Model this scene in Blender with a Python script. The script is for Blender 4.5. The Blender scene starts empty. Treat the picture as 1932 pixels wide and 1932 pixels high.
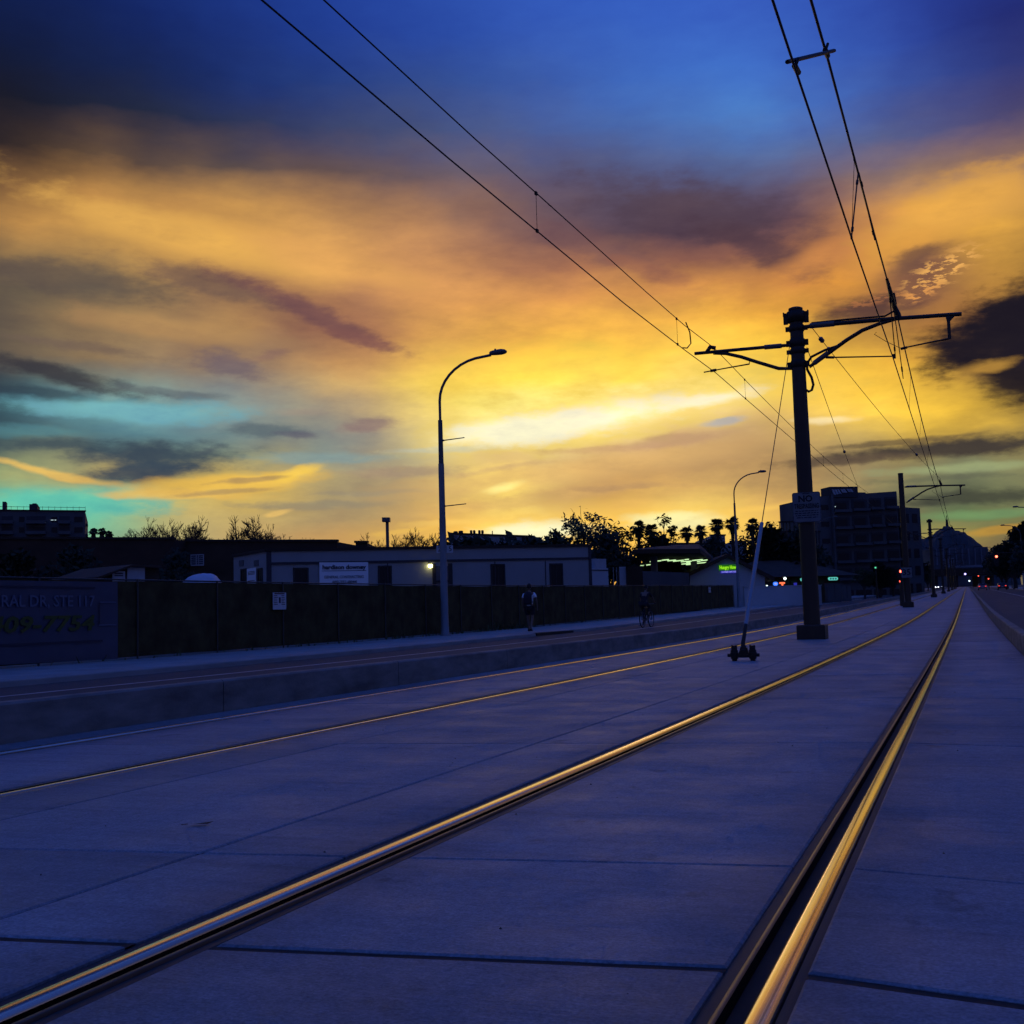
import bpy, math, random
import numpy as np
from mathutils import Vector, Matrix
R = math.radians
scene = bpy.context.scene
COL = scene.collection

# ------------------------------------------------------------------ camera
CAMH, FOC = 0.79, 2131.7            # eye height; focal length in the units of a 1932-wide picture
PITCH, YAW, ROLL = R(5.22307632), R(21.78888917), R(1.66)
cam_d = bpy.data.cameras.new("camera")
cam = bpy.data.objects.new("camera", cam_d)
COL.objects.link(cam)
cam_d.sensor_width = 36.0
cam_d.lens = 36.0 * FOC / 1932.0
cam_d.clip_start = 0.05
cam_d.clip_end = 20000.0
fwd = Vector((-math.sin(YAW) * math.cos(PITCH), math.cos(YAW) * math.cos(PITCH), math.sin(PITCH)))
rgt = Vector((math.cos(YAW), math.sin(YAW), 0.0))
upv = rgt.cross(fwd)
r2 = rgt * math.cos(ROLL) + upv * math.sin(ROLL) * -1.0
u2 = upv * math.cos(ROLL) + rgt * math.sin(ROLL)
cam.matrix_world = Matrix(((r2.x, u2.x, -fwd.x, 0), (r2.y, u2.y, -fwd.y, 0), (r2.z, u2.z, -fwd.z, CAMH), (0, 0, 0, 1)))
scene.camera = cam

def ray(px, py):
    """direction, scaled to depth 1 along the lens axis, of a point measured on the photograph (1932 wide)"""
    x, y = (px - 966.0) / FOC, (966.0 - py) / FOC
    return fwd + r2 * x + u2 * y
def at(px, py, Y=None, X=None, dep=None, Z=None):
    d = ray(px, py)
    if dep is not None: t = dep
    elif Y is not None: t = Y / d.y
    elif X is not None: t = X / d.x
    else: t = (Z - CAMH) / d.z
    return Vector((d.x * t, d.y * t, d.z * t + CAMH))
def azel(px, py):
    d = ray(px, py).normalized()
    return math.degrees(math.atan2(d.x, d.y)), math.degrees(math.asin(d.z))

# ------------------------------------------------------------------ sky
scene.view_settings.view_transform = 'Standard'
scene.view_settings.look = 'None'
scene.view_settings.exposure = 0.0
scene.view_settings.gamma = 1.0
scene.view_settings.use_curve_mapping = False

world = bpy.data.worlds.new("World")
scene.world = world
world.use_nodes = True
NT = world.node_tree
NT.nodes.clear()
LK = NT.links.new

def lin(c):
    return tuple(((v / 255.0) / 12.92 if v / 255.0 <= 0.04045 else ((v / 255.0 + 0.055) / 1.055) ** 2.4) for v in c)
def nd(t, **kw):
    n = NT.nodes.new(t)
    for k, v in kw.items(): setattr(n, k, v)
    return n
def mth(op, a, b=None, clamp=False):
    n = nd('ShaderNodeMath', operation=op, use_clamp=clamp)
    for i, v in enumerate((a, b)):
        if v is None: continue
        if isinstance(v, (int, float)): n.inputs[i].default_value = v
        else: LK(v, n.inputs[i])
    return n.outputs[0]
def mrange(v, a, b, c=0.0, d=1.0, kind='LINEAR'):
    n = nd('ShaderNodeMapRange', interpolation_type=kind, clamp=True)
    LK(v, n.inputs['Value'])
    for k, x in (('From Min', a), ('From Max', b), ('To Min', c), ('To Max', d)): n.inputs[k].default_value = x
    return n.outputs['Result']
def mixc(f, a, b, blend='MIX'):
    n = nd('ShaderNodeMix', data_type='RGBA', blend_type=blend)
    n.clamp_factor = True
    for s, v in ((n.inputs['Factor'], f), (n.inputs['A'], a), (n.inputs['B'], b)):
        if isinstance(v, (int, float)): s.default_value = v
        elif isinstance(v, tuple): s.default_value = (*v, 1.0)
        else: LK(v, s)
    return n.outputs['Result']

tc = nd('ShaderNodeTexCoord')
nrm = nd('ShaderNodeVectorMath', operation='NORMALIZE'); LK(tc.outputs['Generated'], nrm.inputs[0])
sep = nd('ShaderNodeSeparateXYZ'); LK(nrm.outputs[0], sep.inputs[0])
PXR = 2131.7                                   # sky units per radian
az = mth('MULTIPLY', mth('ARCTAN2', sep.outputs[0], sep.outputs[1]), PXR)
el = mth('MULTIPLY', mth('ARCSINE', sep.outputs[2]), PXR)
pv = nd('ShaderNodeCombineXYZ'); LK(az, pv.inputs[0]); LK(el, pv.inputs[1])

def noise(scale, detail, rough, off=(0, 0, 0), rot=0.0, dist=0.0):
    m = nd('ShaderNodeMapping'); m.inputs['Scale'].default_value = (*scale, 1.0)
    m.inputs['Location'].default_value = off; m.inputs['Rotation'].default_value = (0, 0, R(rot))
    LK(pv.outputs[0], m.inputs[0])
    n = nd('ShaderNodeTexNoise', noise_dimensions='2D')
    n.inputs['Scale'].default_value = 1.0; n.inputs['Detail'].default_value = detail
    n.inputs['Roughness'].default_value = rough; n.inputs['Distortion'].default_value = dist
    LK(m.outputs[0], n.inputs['Vector'])
    return n
nw = noise((1 / 300, 1 / 130), 3.0, 0.55, (3.1, 7.7, 0), 12)
nf = noise((1 / 90, 1 / 34), 3.0, 0.6, (1.3, 2.2, 0), 12)
nl = noise((1 / 210, 1 / 64), 5.0, 0.60, (9.3, 4.2, 0), 12)
nm = noise((1 / 62, 1 / 25), 5.0, 0.62, (5.3, 8.2, 0), 14)
ws = nd('ShaderNodeSeparateXYZ'); LK(nw.outputs['Color'], ws.inputs[0])
fs = nd('ShaderNodeSeparateXYZ'); LK(nf.outputs['Color'], fs.inputs[0])
calm = mrange(el, 0.0, 250.0, 0.35, 1.0)       # cloud banks flatten towards the horizon
wx = mth('ADD', mth('MULTIPLY', mth('SUBTRACT', ws.outputs[0], 0.5), 95.0), mth('MULTIPLY', mth('SUBTRACT', fs.outputs[0], 0.5), 30.0))
wy = mth('MULTIPLY', mth('ADD', mth('MULTIPLY', mth('SUBTRACT', ws.outputs[1], 0.5), 55.0), mth('MULTIPLY', mth('SUBTRACT', fs.outputs[1], 0.5), 20.0)), calm)
azw = mth('ADD', az, wx)
elw = mth('ADD', el, wy)
pw = nd('ShaderNodeCombineXYZ'); LK(azw, pw.inputs[0]); LK(elw, pw.inputs[1])

# colours of the cloud deck and the clear sky, read over the whole bowl towards the sunset
SKY = [
 (20,30,16,26,62),(100,60,20,32,76),(250,40,22,38,94),(450,60,28,50,122),(700,60,38,66,150),(966,40,50,86,180),(1200,80,58,98,190),(1400,60,60,98,192),(1650,40,48,74,164),(1880,40,36,44,112),
 (30,150,24,28,46),(120,160,26,34,62),(300,150,26,38,80),(450,170,32,50,106),(600,170,38,60,122),(900,170,54,82,152),(1200,200,68,108,184),(1400,190,72,126,206),(1600,180,66,100,180),(1800,180,58,72,138),(1920,190,62,64,116),
 (30,240,34,30,36),(150,250,42,40,48),(300,240,42,46,64),(450,250,50,54,80),(600,250,60,66,100),(750,250,68,78,118),(900,260,78,90,136),(1050,280,82,92,140),(1250,300,84,100,152),(1450,290,88,110,164),(1650,290,96,96,128),(1800,290,112,92,106),(1900,280,120,94,100),
 (20,300,64,50,46),(150,300,98,74,58),(300,305,84,68,64),(450,310,76,66,72),(600,320,88,72,76),(750,320,92,78,90),
 (20,345,128,92,60),(200,345,172,124,74),(380,355,170,124,78),(560,365,160,118,82),(780,370,146,108,88),(950,390,124,94,90),(1100,370,92,78,96),(1300,370,88,72,90),(1500,370,104,80,92),(1640,380,178,124,84),(1760,370,226,164,78),(1900,370,226,166,76),
 (30,410,204,148,78),(200,420,214,160,82),(400,430,226,168,84),(600,450,218,160,92),(780,450,198,142,94),(900,470,172,122,92),(1050,450,112,82,86),(1200,450,84,66,80),(1350,440,82,62,76),(1480,450,98,68,76),(1600,460,190,126,76),(1720,460,224,158,66),(1850,450,216,158,70),
 (30,490,122,102,78),(200,500,150,118,80),(380,490,214,160,86),(600,510,230,172,92),(800,520,214,152,92),(980,520,184,124,88),(1120,520,190,126,84),(1280,520,168,108,80),(1400,510,150,98,78),(1500,520,206,134,72),(1600,530,228,156,64),(1700,500,150,102,72),(1790,480,120,84,72),(1900,520,206,152,64),
 (30,570,84,78,72),(200,570,92,84,76),(400,560,122,96,80),(550,590,124,86,78),(700,580,160,112,86),(880,580,222,158,88),(1050,590,232,164,84),(1200,600,240,176,80),(1350,580,242,172,74),(1480,600,246,178,66),(1600,580,150,104,66),(1700,590,110,76,64),(1840,600,196,130,62),(1920,590,60,44,44),
 (30,640,126,104,82),(150,630,168,132,88),(300,630,176,138,92),(450,640,190,146,90),(600,640,148,102,80),(700,650,178,124,86),(900,660,244,188,84),(1100,670,252,204,78),(1300,650,246,196,80),(1450,650,248,200,72),(1600,660,240,186,68),(1720,660,220,160,62),(1850,660,52,40,44),(1920,660,38,30,40),
 (30,700,56,60,68),(200,700,110,98,86),(350,690,136,114,98),(450,690,118,100,98),(600,710,216,172,104),(800,720,250,210,92),(1000,720,254,214,72),(1200,710,255,216,80),(1400,720,250,210,90),(1600,720,248,200,76),(1750,740,244,196,66),(1850,710,150,108,62),(1920,720,48,38,42),
 (30,760,64,104,116),(150,760,104,164,176),(300,768,128,180,184),(450,760,150,158,150),(600,750,188,166,128),(750,760,240,206,122),(900,780,255,228,110),(1050,780,255,238,150),(1200,770,255,242,200),(1350,750,252,226,150),(1600,780,246,202,90),(1750,800,244,200,72),(1880,770,232,186,66),
 (30,810,54,76,88),(150,810,86,122,132),(300,810,100,138,144),(450,820,112,134,136),(580,810,120,122,124),(700,800,150,132,118),(800,815,236,208,130),(950,812,255,246,190),(1100,810,250,222,140),(1250,815,214,176,120),(1400,800,206,168,120),(1600,800,250,214,120),(1750,825,226,180,80),(1900,815,214,172,74),
 (30,860,74,92,96),(200,860,62,80,92),(330,870,66,82,94),(480,860,112,126,122),(620,860,130,146,142),(780,850,176,170,140),(950,860,210,172,118),(1150,860,208,164,110),(1350,850,186,146,100),(1500,860,150,120,84),(1650,850,104,88,70),(1800,845,92,82,68),(1920,840,112,98,70),
 (40,890,222,182,98),(180,905,200,172,104),(300,915,232,186,88),(450,910,236,190,86),(580,890,214,176,100),(720,900,170,146,110),(880,915,232,194,104),(950,918,254,220,112),(1100,905,196,156,104),(1300,900,198,156,100),(1450,900,190,152,96),(1650,890,176,158,108),(1800,885,140,146,108),(1920,890,150,150,104),
 (40,940,92,186,170),(180,945,110,190,168),(320,950,190,180,118),(480,950,190,168,104),(650,945,150,138,112),(850,950,188,154,106),(1050,950,206,164,98),(1250,945,220,170,94),(1450,950,216,170,96),(1650,935,120,112,84),(1800,935,76,78,64),(1920,945,92,94,70),
 (40,985,88,190,166),(200,985,120,186,154),(380,990,186,168,116),(560,990,176,150,106),(750,985,196,160,98),(900,985,240,190,92),(1000,985,255,226,130),(1150,985,246,192,86),(1270,980,255,228,116),(1400,975,238,196,96),(1550,975,214,170,92),(1800,975,104,132,90),(1920,975,140,146,84),
 (50,1040,96,180,150),(300,1040,176,160,110),(600,1030,208,156,90),(850,1030,250,184,80),(1000,1020,255,214,110),(1150,1030,252,180,70),(1300,1020,250,196,86),(1500,1020,206,160,86),(1830,1010,170,140,72),(1920,1010,116,98,72),
 (50,1110,90,150,132),(500,1110,180,140,90),(1000,1110,240,176,80),(1500,1110,170,130,80),(1900,1110,100,90,74),
]
pts, cols = [], []
for (px, py, r_, g_, b_) in SKY:
    a_, e_ = azel(px, py)
    pts.append((a_, e_)); cols.append((r_, g_, b_))
for a_, e_, c_ in [(-58,1,(70,120,120)),(-58,5,(70,110,112)),(-58,10,(64,70,76)),(-58,15,(120,92,70)),(-58,20,(44,42,58)),(-58,27,(26,38,84)),
                   (-70,1,(62,84,100)),(-70,8,(56,66,84)),(-70,15,(74,64,66)),(-70,22,(34,42,78)),(-70,30,(30,48,106)),
                   (14,1,(96,90,80)),(14,5,(92,88,76)),(14,9,(128,100,70)),(14,13,(120,88,70)),(14,18,(130,96,80)),(14,23,(56,62,112)),(14,28,(36,50,120)),
                   (28,1,(70,76,96)),(28,8,(74,70,80)),(28,15,(76,66,76)),(28,22,(46,58,104)),(28,30,(36,56,128)),
                   (-70,45,(36,62,142)),(-46,38,(34,58,138)),(-21,38,(52,88,184)),(4,38,(44,70,162)),(28,45,(40,68,156)),(-21,55,(44,84,190)),(-60,60,(40,80,188)),(20,60,(40,80,188)),
                   (-70,90,(40,82,192)),(-21,90,(40,82,192)),(28,90,(40,82,192))]:
    pts.append((a_, e_)); cols.append(c_)
PT = np.array(pts, float); CC = np.array(cols, float)
def phi(d): return d
sc_ = np.array([0.62, 1.0])                    # features are wider than tall
D0 = np.linalg.norm((PT[:, None, :] - PT[None, :, :]) * sc_, axis=2)
n_ = len(PT)
A_ = np.zeros((n_ + 1, n_ + 1)); A_[:n_, :n_] = phi(D0) - np.eye(n_) * 0.12; A_[:n_, n_] = 1; A_[n_, :n_] = 1
W_ = np.linalg.solve(A_, np.vstack([CC, np.zeros((1, 3))]))
def skyc(a_, e_):
    d = np.linalg.norm((PT - np.array([a_, e_])) * sc_, axis=1)
    v = phi(d) @ W_[:n_] + W_[n_]
    return tuple(float(x) for x in np.clip(v, 6, 255))
AZ0, AZ1 = -70.0, 28.0
stops = [-70, -61, -54] + list(np.linspace(-48.5, 6.5, 26)) + [13, 20, 28]
rows = [-3, 0, 1.2, 2.2, 3.2, 4.2, 5.2, 6.2, 7.2, 8.2, 9.3, 10.5, 11.7, 13, 14.4, 15.8, 17.2, 18.7, 20.3, 22, 24, 26, 28.5, 32, 40, 60, 90]
u_az = mrange(azw, R(AZ0) * PXR, R(AZ1) * PXR)
front = None
for k, e_ in enumerate(rows):
    rp = nd('ShaderNodeValToRGB')
    rp.color_ramp.interpolation = 'CARDINAL'
    els = rp.color_ramp.elements
    while len(els) < len(stops): els.new(0.5)
    for i, s_ in enumerate(stops):
        els[i].position = (s_ - AZ0) / (AZ1 - AZ0)
    for i, s_ in enumerate(stops):
        els[i].color = (*lin(skyc(s_, e_)), 1.0)
    LK(u_az, rp.inputs[0])
    if front is None: front = rp.outputs[0]
    else: front = mixc(mrange(elw, R(rows[k - 1]) * PXR, R(e_) * PXR), front, rp.outputs[0])

# single cloud banks and rifts: centre, half axes and tilt as measured, soft ragged rims
def blob(px, py, rx, ry, ang, colour, amt=1.0, r0=0.3, r1=1.2, ripple=False):
    global front
    a_, e_ = azel(px, py)
    q = min((-22, -12, -5, 0, 6, 14), key=lambda v: abs(v - (ang - 1.66)))
    ca, sa = math.cos(R(q)), math.sin(R(q))
    x_, y_ = R(a_) * PXR, R(e_) * PXR
    qx, qy = x_ * ca + y_ * sa, -x_ * sa + y_ * ca
    m = nd('ShaderNodeVectorMath', operation='MULTIPLY_ADD'); LK(PQ[q], m.inputs[0])
    m.inputs[1].default_value = (1 / rx, 1 / ry, 0); m.inputs[2].default_value = (-qx / rx, -qy / ry, 0)
    L = nd('ShaderNodeVectorMath', operation='LENGTH'); LK(m.outputs[0], L.inputs[0])
    r_ = mth('ADD', L.outputs['Value'], ragged)
    f = mrange(r_, r0, r1, amt, 0.0, 'SMOOTHSTEP')
    if ripple: f = mth('MULTIPLY', f, ripples)
    front = mixc(f, front, lin(colour))
ragged = mth('ADD', mth('MULTIPLY', mth('SUBTRACT', nl.outputs[0], 0.5), 1.3), mth('MULTIPLY', mth('SUBTRACT', nm.outputs[0], 0.5), 0.9))
pb = nd('ShaderNodeCombineXYZ')
LK(mth('ADD', az, mth('MULTIPLY', wx, 0.35)), pb.inputs[0]); LK(mth('ADD', el, mth('MULTIPLY', wy, 0.45)), pb.inputs[1])
PQ = {}
for q in (-22, -12, -5, 0, 6, 14):
    if q == 0: PQ[q] = pb.outputs[0]; continue
    m = nd('ShaderNodeVectorRotate', rotation_type='Z_AXIS'); m.inputs['Angle'].default_value = R(-q)
    LK(pb.outputs[0], m.inputs['Vector']); PQ[q] = m.outputs[0]
nr = noise((1 / 26, 1 / 9), 3.0, 0.6, (2.3, 6.2, 0), 22)
ripples = mrange(nr.outputs[0], 0.47, 0.60, 0, 1, 'SMOOTHSTEP')
BLOBS = [
 # the lit ridge of the deck, upper left, and the slate under it
 (330,440,300,40,-10,(232,176,88),0.7),(640,500,220,36,-12,(230,168,94),0.55),
 (150,530,230,36,-6,(96,84,76),0.7),(400,540,200,24,-14,(114,90,80),0.7),(590,592,190,24,-22,(112,76,80),0.8),(690,640,90,14,-14,(132,88,82),0.7),
 (300,614,220,24,-3,(184,142,92),0.6),(150,652,170,10,-6,(112,94,84),0.6),
 (100,702,210,19,-8,(54,52,60),0.85),(440,690,66,26,-10,(110,96,106),0.7),(500,672,44,10,14,(136,104,96),0.6),(60,738,180,12,-3,(50,64,76),0.7),
 (300,738,130,9,-4,(96,104,108),0.6),
 # clear teal gaps
 (250,775,220,22,0,(118,182,190),0.8),(60,818,120,14,4,(84,136,146),0.6),(90,948,230,30,2,(92,192,174),0.85),(600,864,170,12,3,(136,160,158),0.65),(850,848,120,7,3,(176,192,190),0.6),
 # slate clouds over the teal
 (310,862,170,32,3,(58,72,86),0.95),(110,842,150,16,2,(58,74,86),0.8),(270,890,100,22,8,(60,74,88),0.9),(395,850,44,10,12,(74,84,94),0.7),
 (500,812,80,15,3,(92,106,112),0.75),(560,822,44,9,-6,(96,94,108),0.7),(690,806,74,16,9,(140,116,114),0.75),(560,778,60,10,0,(158,142,128),0.5),
 # gold wisps below
 (440,912,190,20,9,(240,192,84),0.85),(560,892,60,14,16,(250,206,86),0.8),(330,935,160,9,3,(238,190,92),0.7),(80,888,120,8,-9,(232,188,98),0.85),(470,905,70,6,8,(150,124,96),0.6),(420,928,90,5,6,(156,130,98),0.55),
 (600,950,170,9,4,(140,132,114),0.6),(520,966,26,6,12,(240,196,110),0.7),(770,1000,80,6,8,(240,190,90),0.55),(760,890,150,13,3,(164,140,118),0.65),(700,930,120,6,3,(150,138,118),0.5),
 # mauve bank left of the wires on the right
 (1310,400,230,60,-10,(84,66,78),0.7),(1430,470,130,36,-20,(82,60,70),0.75),(1130,470,150,30,-24,(118,84,86),0.55),(1240,520,120,20,-18,(164,106,80),0.5),(1560,480,110,24,24,(206,136,78),0.6),
 # orange shoulder upper right and its dark pockets
 (1810,385,170,52,12,(230,168,78),0.75),(1700,470,90,40,30,(226,160,72),0.6),
 (1725,490,70,22,12,(92,66,66),0.75),(1640,582,84,26,4,(84,58,56),0.85),(1730,570,60,16,14,(100,68,62),0.7),
 # black bank at the right edge
 (1905,622,150,84,12,(30,25,35),1.0),(1850,655,100,44,6,(33,27,36),0.95),(1915,715,80,46,-5,(35,29,35),0.95),(1950,600,120,80,0,(31,26,36),1.0),(1870,692,60,12,10,(196,146,64),0.7),
 # the burning rift
 (1150,790,380,62,8,(255,222,104),0.7),(1120,790,240,32,9,(255,244,210),1.0),(970,812,150,28,8,(255,248,208),1.0),(1330,757,110,16,9,(255,240,206),0.9),(1560,790,70,9,3,(255,232,180),0.7),(1080,700,260,50,4,(255,214,84),0.6),
 # under the rift
 (1100,885,420,30,5,(230,184,112),0.45),(1250,835,140,14,6,(190,148,118),0.65),(1365,797,52,9,6,(168,172,184),0.7),(1120,850,120,8,4,(200,158,116),0.55),(1010,940,300,16,5,(214,168,106),0.45),(940,886,120,7,6,(196,160,118),0.5),(950,918,56,9,8,(255,234,144),0.95),(1180,920,130,7,4,(186,146,102),0.5),
 (1130,1000,420,50,3,(255,206,96),0.65),(1000,1003,130,22,4,(255,248,196),1.0),(1270,982,105,20,4,(255,242,170),1.0),(1420,960,110,9,6,(244,196,96),0.6),(860,985,90,8,4,(246,200,104),0.6),
 # dark bars and green gaps, lower right
 (1790,848,240,18,2,(70,62,56),1.0),(1600,868,150,11,3,(96,80,66),0.8),(1690,832,120,7,2,(90,76,62),0.7),(1820,884,170,10,2,(158,168,120),0.7),(1760,905,140,6,2,(100,102,82),0.6),
 (1850,934,160,14,1,(66,68,58),0.85),(1850,966,130,11,3,(112,146,98),0.8),(1890,997,84,10,8,(188,144,62),0.85),(1830,985,60,6,0,(128,124,82),0.6),
]
for b in BLOBS: blob(*b[:7])
# rippled lit puffs against the dark pockets
for b in ((1785,508,75,26,20,(240,176,94),0.95),(1730,555,50,18,12,(232,158,84),0.8),(1640,560,60,14,8,(190,120,72),0.5)): blob(*b, ripple=True)

# mottled thickness of the deck: thin parts glow, thick parts go slate
amp = mrange(el, R(17) * PXR, R(24) * PXR, 1.0, 0.45)
tone = mth('MULTIPLY', mth('ADD', mth('MULTIPLY', mth('SUBTRACT', nl.outputs[0], 0.5), 0.62), mth('MULTIPLY', mth('SUBTRACT', nm.outputs[0], 0.5), 0.26)), amp)
shade = mth('MAXIMUM', mth('ADD', tone, 1.02), 0.3)
shc = nd('ShaderNodeCombineXYZ'); LK(shade, shc.inputs[0]); LK(shade, shc.inputs[1]); LK(mth('ADD', mth('MULTIPLY', tone, 0.45), 1.0), shc.inputs[2])
front = mixc(1.0, front, shc.outputs[0], 'MULTIPLY')

# away from the sunset: plain dusk, a physical sky with the low sun plus the even blue of the last light
nish = nd('ShaderNodeTexSky', sky_type='NISHITA')
nish.sun_disc = False
nish.sun_elevation = R(2.0); nish.sun_rotation = R(-16.0); nish.altitude = 350; nish.dust_density = 1.5; nish.ozone_density = 3.0
away_r = nd('ShaderNodeValToRGB')
aw = [(0.0, (88,82,112)), (0.12, (74,82,140)), (0.35, (48,82,178)), (1.0, (40,82,192))]
while len(away_r.color_ramp.elements) < len(aw): away_r.color_ramp.elements.new(0.5)
for i, (p_, c_) in enumerate(aw): away_r.color_ramp.elements[i].position = p_
for i, (p_, c_) in enumerate(aw): away_r.color_ramp.elements[i].color = (*lin(c_), 1)
LK(mrange(el, 0.0, R(90) * PXR), away_r.inputs[0])
nsc = mixc(1.0, nish.outputs[0], (0.10, 0.10, 0.10), 'MULTIPLY')
away = mixc(0.15, away_r.outputs[0], nsc)
daz = mth('ABSOLUTE', mth('SUBTRACT', az, R(-21.0) * PXR))
turn = mth('MULTIPLY', mrange(daz, R(38) * PXR, R(95) * PXR, 0, 1, 'SMOOTHSTEP'), mrange(el, R(50) * PXR, R(85) * PXR, 1, 0.6))
skyout = mixc(turn, front, away)
bg = nd('ShaderNodeBackground'); LK(skyout, bg.inputs[0]); bg.inputs[1].default_value = 1.0
wo = nd('ShaderNodeOutputWorld'); LK(bg.outputs[0], wo.inputs[0])
world.cycles.sampling_method = 'MANUAL'
world.cycles.sample_map_resolution = 1024

sun_d = bpy.data.lights.new("sun", 'SUN')
sun_d.energy = 0.08; sun_d.angle = R(10); sun_d.color = (1.0, 0.62, 0.3)
sun = bpy.data.objects.new("sun", sun_d); COL.objects.link(sun)
sd = Vector((math.sin(R(-16)) * math.cos(R(2)), math.cos(R(-16)) * math.cos(R(2)), math.sin(R(2))))
sun.rotation_euler = sd.to_track_quat('Z', 'Y').to_euler()

scene.cycles.use_adaptive_sampling = True
scene.cycles.adaptive_threshold = 0.02
scene.cycles.adaptive_min_samples = 12
scene.cycles.use_denoising = True
scene.cycles.max_bounces = 5

# ------------------------------------------------------------------ helpers
rng = random.Random(7)
def g(Y):
    """the street climbs gently ahead of the camera"""
    if Y < 6: return 0.0
    if Y < 55: return 0.0001475 * (Y - 6) ** 2
    if Y < 900: return 0.354 + 0.01446 * (Y - 55)
    return 12.57
def link(o, parent=None):
    COL.objects.link(o)
    if parent is not None: o.parent = parent
    return o
def tag(o, label=None, cat=None, group=None, kind=None):
    if label: o['label'] = label
    if cat: o['category'] = cat
    if group: o['group'] = group
    if kind: o['kind'] = kind
    return o
def thing(name, label, cat, loc=(0, 0, 0), rz=0.0, group=None):
    o = bpy.data.objects.new(name, None); o.empty_display_size = 0.2
    o.location = loc; o.rotation_euler = (0, 0, rz)
    return tag(link(o), label, cat, group)
def copy_tree(o, parent=None):
    c = o.copy(); link(c, parent)
    for ch in [x for x in KIDS.get(o.name, [])]: copy_tree(ch, c)
    return c
KIDS = {}

class MB:
    def __init__(s): s.v, s.f, s.sm = [], [], []
    def add(s, vs, fs, smooth=False):
        b = len(s.v); s.v += [tuple(x) for x in vs]
        for f in fs: s.f.append(tuple(i + b for i in f)); s.sm.append(smooth)
        return s
    def box(s, x0, x1, y0, y1, z0, z1):
        v = [(x, y, z) for z in (z0, z1) for (x, y) in ((x0, y0), (x1, y0), (x1, y1), (x0, y1))]
        return s.add(v, [(3, 2, 1, 0), (4, 5, 6, 7), (0, 1, 5, 4), (1, 2, 6, 5), (2, 3, 7, 6), (3, 0, 4, 7)])
    def hexa(s, lo, hi):
        """prism between two rings of equal count (lo, hi: lists of points, counter-clockwise from above)"""
        n = len(lo); fs = [tuple(range(n - 1, -1, -1)), tuple(range(n, 2 * n))]
        for i in range(n): j = (i + 1) % n; fs.append((i, j, n + j, n + i))
        return s.add(list(lo) + list(hi), fs)
    def tube(s, pts, rad, n=8, cap=True, smooth=True):
        pts = [Vector(p) for p in pts]; m = len(pts)
        rs = rad if isinstance(rad, (list, tuple)) else [rad] * m
        rings = []; prev = None
        for i, p in enumerate(pts):
            d = (pts[min(i + 1, m - 1)] - pts[max(i - 1, 0)])
            if d.length < 1e-9: d = Vector((0, 0, 1))
            d.normalize()
            if prev is None:
                a = Vector((0, 0, 1)) if abs(d.z) < 0.9 else Vector((1, 0, 0))
                u = d.cross(a).normalized()
            else:
                u = (prev - d * prev.dot(d))
                u = u.normalized() if u.length > 1e-6 else d.orthogonal().normalized()
            prev = u; w = d.cross(u)
            rings.append([p + (u * math.cos(2 * math.pi * k / n) + w * math.sin(2 * math.pi * k / n)) * rs[i] for k in range(n)])
        vs = [q for r_ in rings for q in r_]; fs = []
        for i in range(m - 1):
            for k in range(n):
                k2 = (k + 1) % n
                fs.append((i * n + k, i * n + k2, (i + 1) * n + k2, (i + 1) * n + k))
        s.add(vs, fs, smooth)
        if cap:
            s.add(rings[0], [tuple(range(n - 1, -1, -1))]); s.add(rings[-1], [tuple(range(n))])
        return s
    def lathe(s, prof, n=16, c=(0, 0, 0), smooth=True):
        vs = [(c[0] + r_ * math.cos(2 * math.pi * k / n), c[1] + r_ * math.sin(2 * math.pi * k / n), c[2] + z) for (r_, z) in prof for k in range(n)]
        fs = []
        for i in range(len(prof) - 1):
            for k in range(n):
                k2 = (k + 1) % n; fs.append((i * n + k, i * n + k2, (i + 1) * n + k2, (i + 1) * n + k))
        s.add(vs, fs, smooth)
        s.add(vs[:n], [tuple(range(n - 1, -1, -1))]); s.add(vs[-n:], [tuple(range(n))])
        return s
    def mesh(s, name):
        me = bpy.data.meshes.new(name); me.from_pydata(s.v, [], s.f)
        me.polygons.foreach_set('use_smooth', s.sm); me.update()
        return me
    def build(s, name, mat, parent=None, loc=None):
        o = bpy.data.objects.new(name, s.mesh(name)); o.data.materials.append(M[mat] if isinstance(mat, str) else mat)
        if loc is not None: o.location = loc
        link(o, parent)
        if parent is not None: KIDS.setdefault(parent.name, []).append(o)
        return o
def reg(o, parent): KIDS.setdefault(parent.name, []).append(o); return o

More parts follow.
